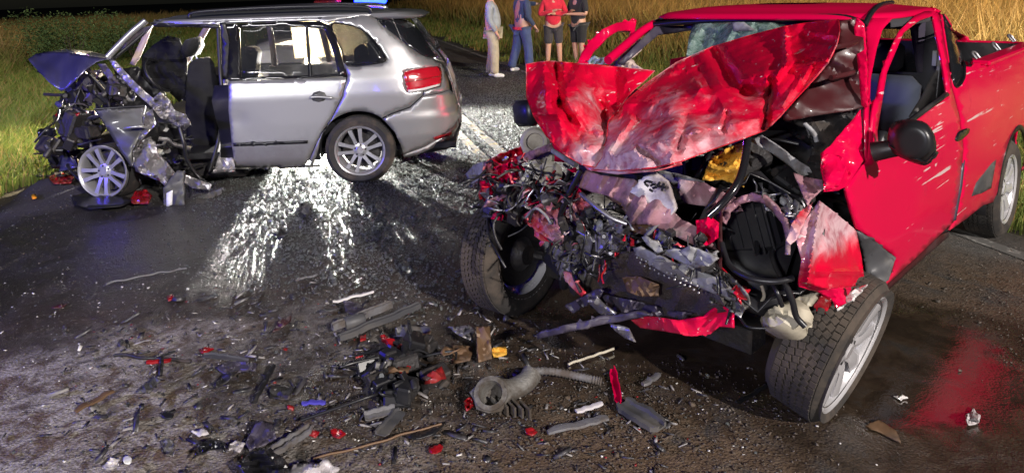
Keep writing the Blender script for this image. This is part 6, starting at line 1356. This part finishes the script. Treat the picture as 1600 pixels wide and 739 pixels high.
gz('grey_sheet', [(212, 612), (240, 588), (250, 594), (232, 614)], .03, 'grey', 'slatted grey sheet below the bright red bar', 'debris', 4, crumple(232, .015, .04))
gz('dark_sheet', [(336, 574), (360, 562), (404, 568), (398, 578), (350, 584)], .02, 'purple', 'flat violet sheet above the tall dark stick', 'debris', 4, crumple(233, .02, .08))
gz('tray_flap', [(18, 268), (60, 258), (110, 262), (128, 270), (90, 276), (40, 274)], .03, 'iron', 'torn undertray lying at the grass edge below the wagon nose', 'debris', 5, crumple(234, .03, .12))
gz('black_shard', [(470, 318), (480, 314), (488, 328), (480, 342), (470, 332)], .05, 'black', 'black piece standing in the narrow shadow under the wagon', 'debris', 4, crumple(235, .03, .06))
gz('black_shard', [(424, 362), (444, 356), (452, 366), (436, 374)], .04, 'black', 'black shard among the bright glass grains', 'debris', 4, crumple(236, .03, .06))
gz('pale_shard', [(1508, 648), (1520, 641), (1532, 648), (1530, 660), (1514, 662)], .02, 'white', 'pale crushed lump on the asphalt right of the puddle', 'debris', 3, crumple(237, .03, .04, 5))
gz('pale_shard', [(1396, 618), (1410, 616), (1418, 620), (1408, 625)], .012, 'clear', 'small clear flake inside the red reflection', 'shard', 3, crumple(238, .01, .03))
gz('grey_flake', [(1352, 664), (1372, 655), (1400, 672), (1408, 690), (1386, 680)], .012, 'brown', 'flat brown flake below the leaning wheel', 'debris', 4, crumple(239, .006, .1))
gz('plastic_shard', [(536, 470), (560, 474), (574, 488), (560, 496), (540, 486)], .05, 'purple', 'violet curved shard above the channel bars', 'debris', 4, crumple(240, .03, .08))
def engine_lump():
    c = G(640, 590, .0); root = tag(empty('engine_lump', loc=(c.x, c.y, 0)), 'dark greasy engine lump with red brackets left of the cast pipe', 'engine part')
    r = random.Random(77)
    for k in range(16):
        p = Vector((r.uniform(-.22, .20), r.uniform(-.20, .26), r.uniform(.02, .07))); s = r.uniform(.07, .14)
        obj('casting', xf(block_mesh(r, s), Matrix.Translation(p) @ Matrix.Rotation(r.uniform(0, 6), 4, 'Z') @ Matrix.Rotation(r.uniform(0, 3), 4, 'X')), M[r.choice(['iron', 'black', 'iron', 'alum'])], root, smooth=30)
    for k in range(9):
        p = Vector((r.uniform(-.1, .22), r.uniform(-.15, .25), r.uniform(.06, .10)))
        obj('red_bracket', xf(plate_mesh(r, .13, .06, .03, 300 + k), Matrix.Translation(p) @ Matrix.Rotation(r.uniform(0, 6), 4, 'Z') @ Matrix.Rotation(r.uniform(-.8, .8), 4, 'X')), M[r.choice(['red_dark', 'red_dark', 'redlens', 'brown'])], root, smooth=25, solid=.005)
    for k in range(8):
        a_ = Vector((r.uniform(-.25, .2), r.uniform(-.2, .2), .03)); obj('wire', tube(spline([a_, a_ + Vector((r.uniform(-.1, .1), r.uniform(-.1, .1), .05)), a_ + Vector((r.uniform(-.25, .25), r.uniform(-.2, .2), 0.01))], 6), .006, 6), M['black'], root, smooth=60)
engine_lump()
# ---------------------------------------------------------------- countless crumbs
def scatter(name, label, cat, n, polys, size, mt, seed, flat=.5, zb=.003, amin=.35, amax=1, spread=.1):
    """tiny broken grains, each a skewed little block"""
    r = np.random.default_rng(seed); rr = random.Random(seed); P = []
    tot = sum(w_ for _, w_ in polys)
    for poly, w_ in polys:
        xs = [p[0] for p in poly]; ys = [p[1] for p in poly]; k = 0; need = int(n * w_ / tot)
        wp = [G(*p) for p in poly]; wxs = [p.x for p in wp]; wys = [p.y for p in wp]; w2 = [(p.x, p.y) for p in wp]
        while k < need:
            x, y = rr.uniform(min(wxs), max(wxs)), rr.uniform(min(wys), max(wys))
            if inside(x, y, w2): P.append((x + rr.gauss(0, spread), y + rr.gauss(0, spread))); k += 1
    P = np.array(P); N = len(P)
    s = size * np.exp(r.normal(0, .45, N)); th = r.uniform(0, 2 * pi, N); asp = r.uniform(amin, amax, N); hh = s * flat * r.uniform(.3, 1.2, N)
    base = np.array([[-1, -1, 0], [1, -1, 0], [1, 1, 0], [-1, 1, 0], [-1, -1, 1], [1, -1, 1], [1, 1, 1], [-1, 1, 1]], float)
    V = np.repeat(base[None], N, 0) * (1 + r.uniform(-.35, .35, (N, 8, 3))) * np.stack([s / 2, s / 2 * asp, hh], 1)[:, None, :]
    tx, ty = r.normal(0, .25, N), r.normal(0, .25, N)
    V[:, :, 2] += V[:, :, 0] * tx[:, None] + V[:, :, 1] * ty[:, None]
    c, sn = np.cos(th)[:, None], np.sin(th)[:, None]
    X = V[:, :, 0] * c - V[:, :, 1] * sn + P[:, 0:1]; Y = V[:, :, 0] * sn + V[:, :, 1] * c + P[:, 1:2]; Z = V[:, :, 2] + zb
    co = np.stack([X, Y, Z], 2).reshape(-1)
    q = np.array([[4, 5, 6, 7], [0, 1, 5, 4], [1, 2, 6, 5], [2, 3, 7, 6], [3, 0, 4, 7]])
    Fc = (np.arange(N)[:, None, None] * 8 + q[None]).reshape(-1)
    me = bpy.data.meshes.new(name); me.vertices.add(N * 8); me.vertices.foreach_set('co', co.astype(np.float32)); me.loops.add(N * 20); me.loops.foreach_set('vertex_index', Fc.astype(np.int32))
    me.polygons.add(N * 5); me.polygons.foreach_set('loop_start', np.arange(0, N * 20, 4, dtype=np.int32)); me.update()
    me.materials.append(mt); o = bpy.data.objects.new(name, me); COL.objects.link(o); return tag(o, label, cat, kind='stuff')
def grain_material():
    m_ = mat('broken safety glass', (.045, .05, .048), .10, spec=1.0); nt = m_.node_tree; b = nt.nodes['Principled BSDF']
    tl = nt.nodes.new('ShaderNodeBsdfTranslucent'); tl.inputs[0].default_value = (.80, .84, .82, 1)
    mx = nt.nodes.new('ShaderNodeMixShader'); mx.inputs[0].default_value = .5
    nt.links.new(b.outputs[0], mx.inputs[1]); nt.links.new(tl.outputs[0], mx.inputs[2]); nt.links.new(mx.outputs[0], nt.nodes['Material Output'].inputs[0]); return m_
M['grain'] = grain_material()
M['grit'] = mat('road grit', (.045, .036, .028), .85, col2=(.11, .09, .075), nscale=40); M['grit2'] = mat('dark plastic crumbs', (.02, .02, .022), .4, col2=(.06, .055, .06), nscale=30)
M['redcrumb'] = mat('red crumbs', (.22, .01, .01), .4); M['whitecrumb'] = mat('white crumbs', (.6, .58, .55), .5)
full = [(-20, 300), (330, 270), (700, 280), (760, 420), (900, 540), (1200, 640), (1260, 745), (-20, 745)]
scatter('glass_grains', 'bright grains of broken safety glass strewn under and behind the silver wagon', 'glass', 34000, [([(340, 262), (620, 262), (720, 470), (640, 480), (560, 440), (400, 410)], 6), ([(600, 230), (720, 170), (830, 120), (830, 200), (760, 300), (740, 380), (690, 330)], 6), ([(690, 110), (760, 100), (830, 118), (760, 190), (720, 170)], 2)], .0070, M['grain'], 61, .7, spread=.24)
scatter('glass_grains', 'sparse glinting glass grains scattered over the wet foreground', 'glass', 2600, [(full, 1)], .0042, M['grain'], 62, .6)
scatter('road_grit', 'gravel and dirt crumbs spread over the foreground road', 'grit', 9000, [(full, 3), ([(1420, 450), (1600, 380), (1620, 600), (1500, 470)], .5), ([(500, 560), (1260, 600), (1260, 745), (420, 745)], 2)], .0042, M['grit'], 63, .5)
scatter('plastic_crumbs', 'small dark plastic crumbs among the debris', 'debris', 1300, [([(150, 480), (520, 430), (860, 540), (1080, 640), (1000, 745), (100, 745)], 1)], .009, M['grit2'], 64, .35)
scatter('plastic_crumbs', 'tiny red plastic crumbs among the debris', 'debris', 120, [([(150, 480), (520, 430), (860, 540), (1080, 640), (1000, 745), (100, 745)], 1)], .005, M['redcrumb'], 65, .35)
scatter('plastic_crumbs', 'tiny white flakes among the debris', 'debris', 420, [([(20, 440), (520, 400), (860, 540), (1300, 640), (1300, 745), (100, 745)], 1)], .006, M['whitecrumb'], 66, .3)

pile = [(120, 520), (520, 430), (720, 480), (1080, 600), (1080, 745), (60, 745)]
M['clod'] = mat('mud clods', (.060, .040, .025), .9, col2=(.10, .075, .052), nscale=30, bump=.6, bscale=120)
scatter('mud_clods', 'flattened clods of brown mud on the foreground road', 'mud', 1400, [(pile, 1), ([(500, 600), (1240, 640), (1240, 745), (380, 745)], 1.4)], .0065, M['clod'], 71, .3)
scatter('plastic_splinters', 'thin dark splinters of plastic in the foreground debris', 'debris', 420, [(pile, 1)], .034, M['grit2'], 72, .14, .006, .08, .3)
M['splint'] = mat('grey splinters', (.16, .15, .15), .5, col2=(.30, .28, .27), nscale=20)
scatter('plastic_splinters', 'thin pale grey splinters in the foreground debris', 'debris', 200, [(pile, 1)], .026, M['splint'], 73, .14, .006, .08, .3)

# things that come in several share a group
_kinds = {}
for o in list(bpy.data.objects):
    if o.parent is None and o.get('category') and not o.get('kind') and not o.get('group'): _kinds.setdefault(o.name.split('.')[0], []).append(o)
for nm, os_ in _kinds.items():
    if len(os_) > 1:
        for o in os_: o['group'] = {'shrub': 'shrubs on the verge', 'floodlight': 'floodlights of the rescue crew', 'beacon_stand': 'blue beacons on poles'}.get(nm, nm.replace('_', ' ') + 's strewn over the road')
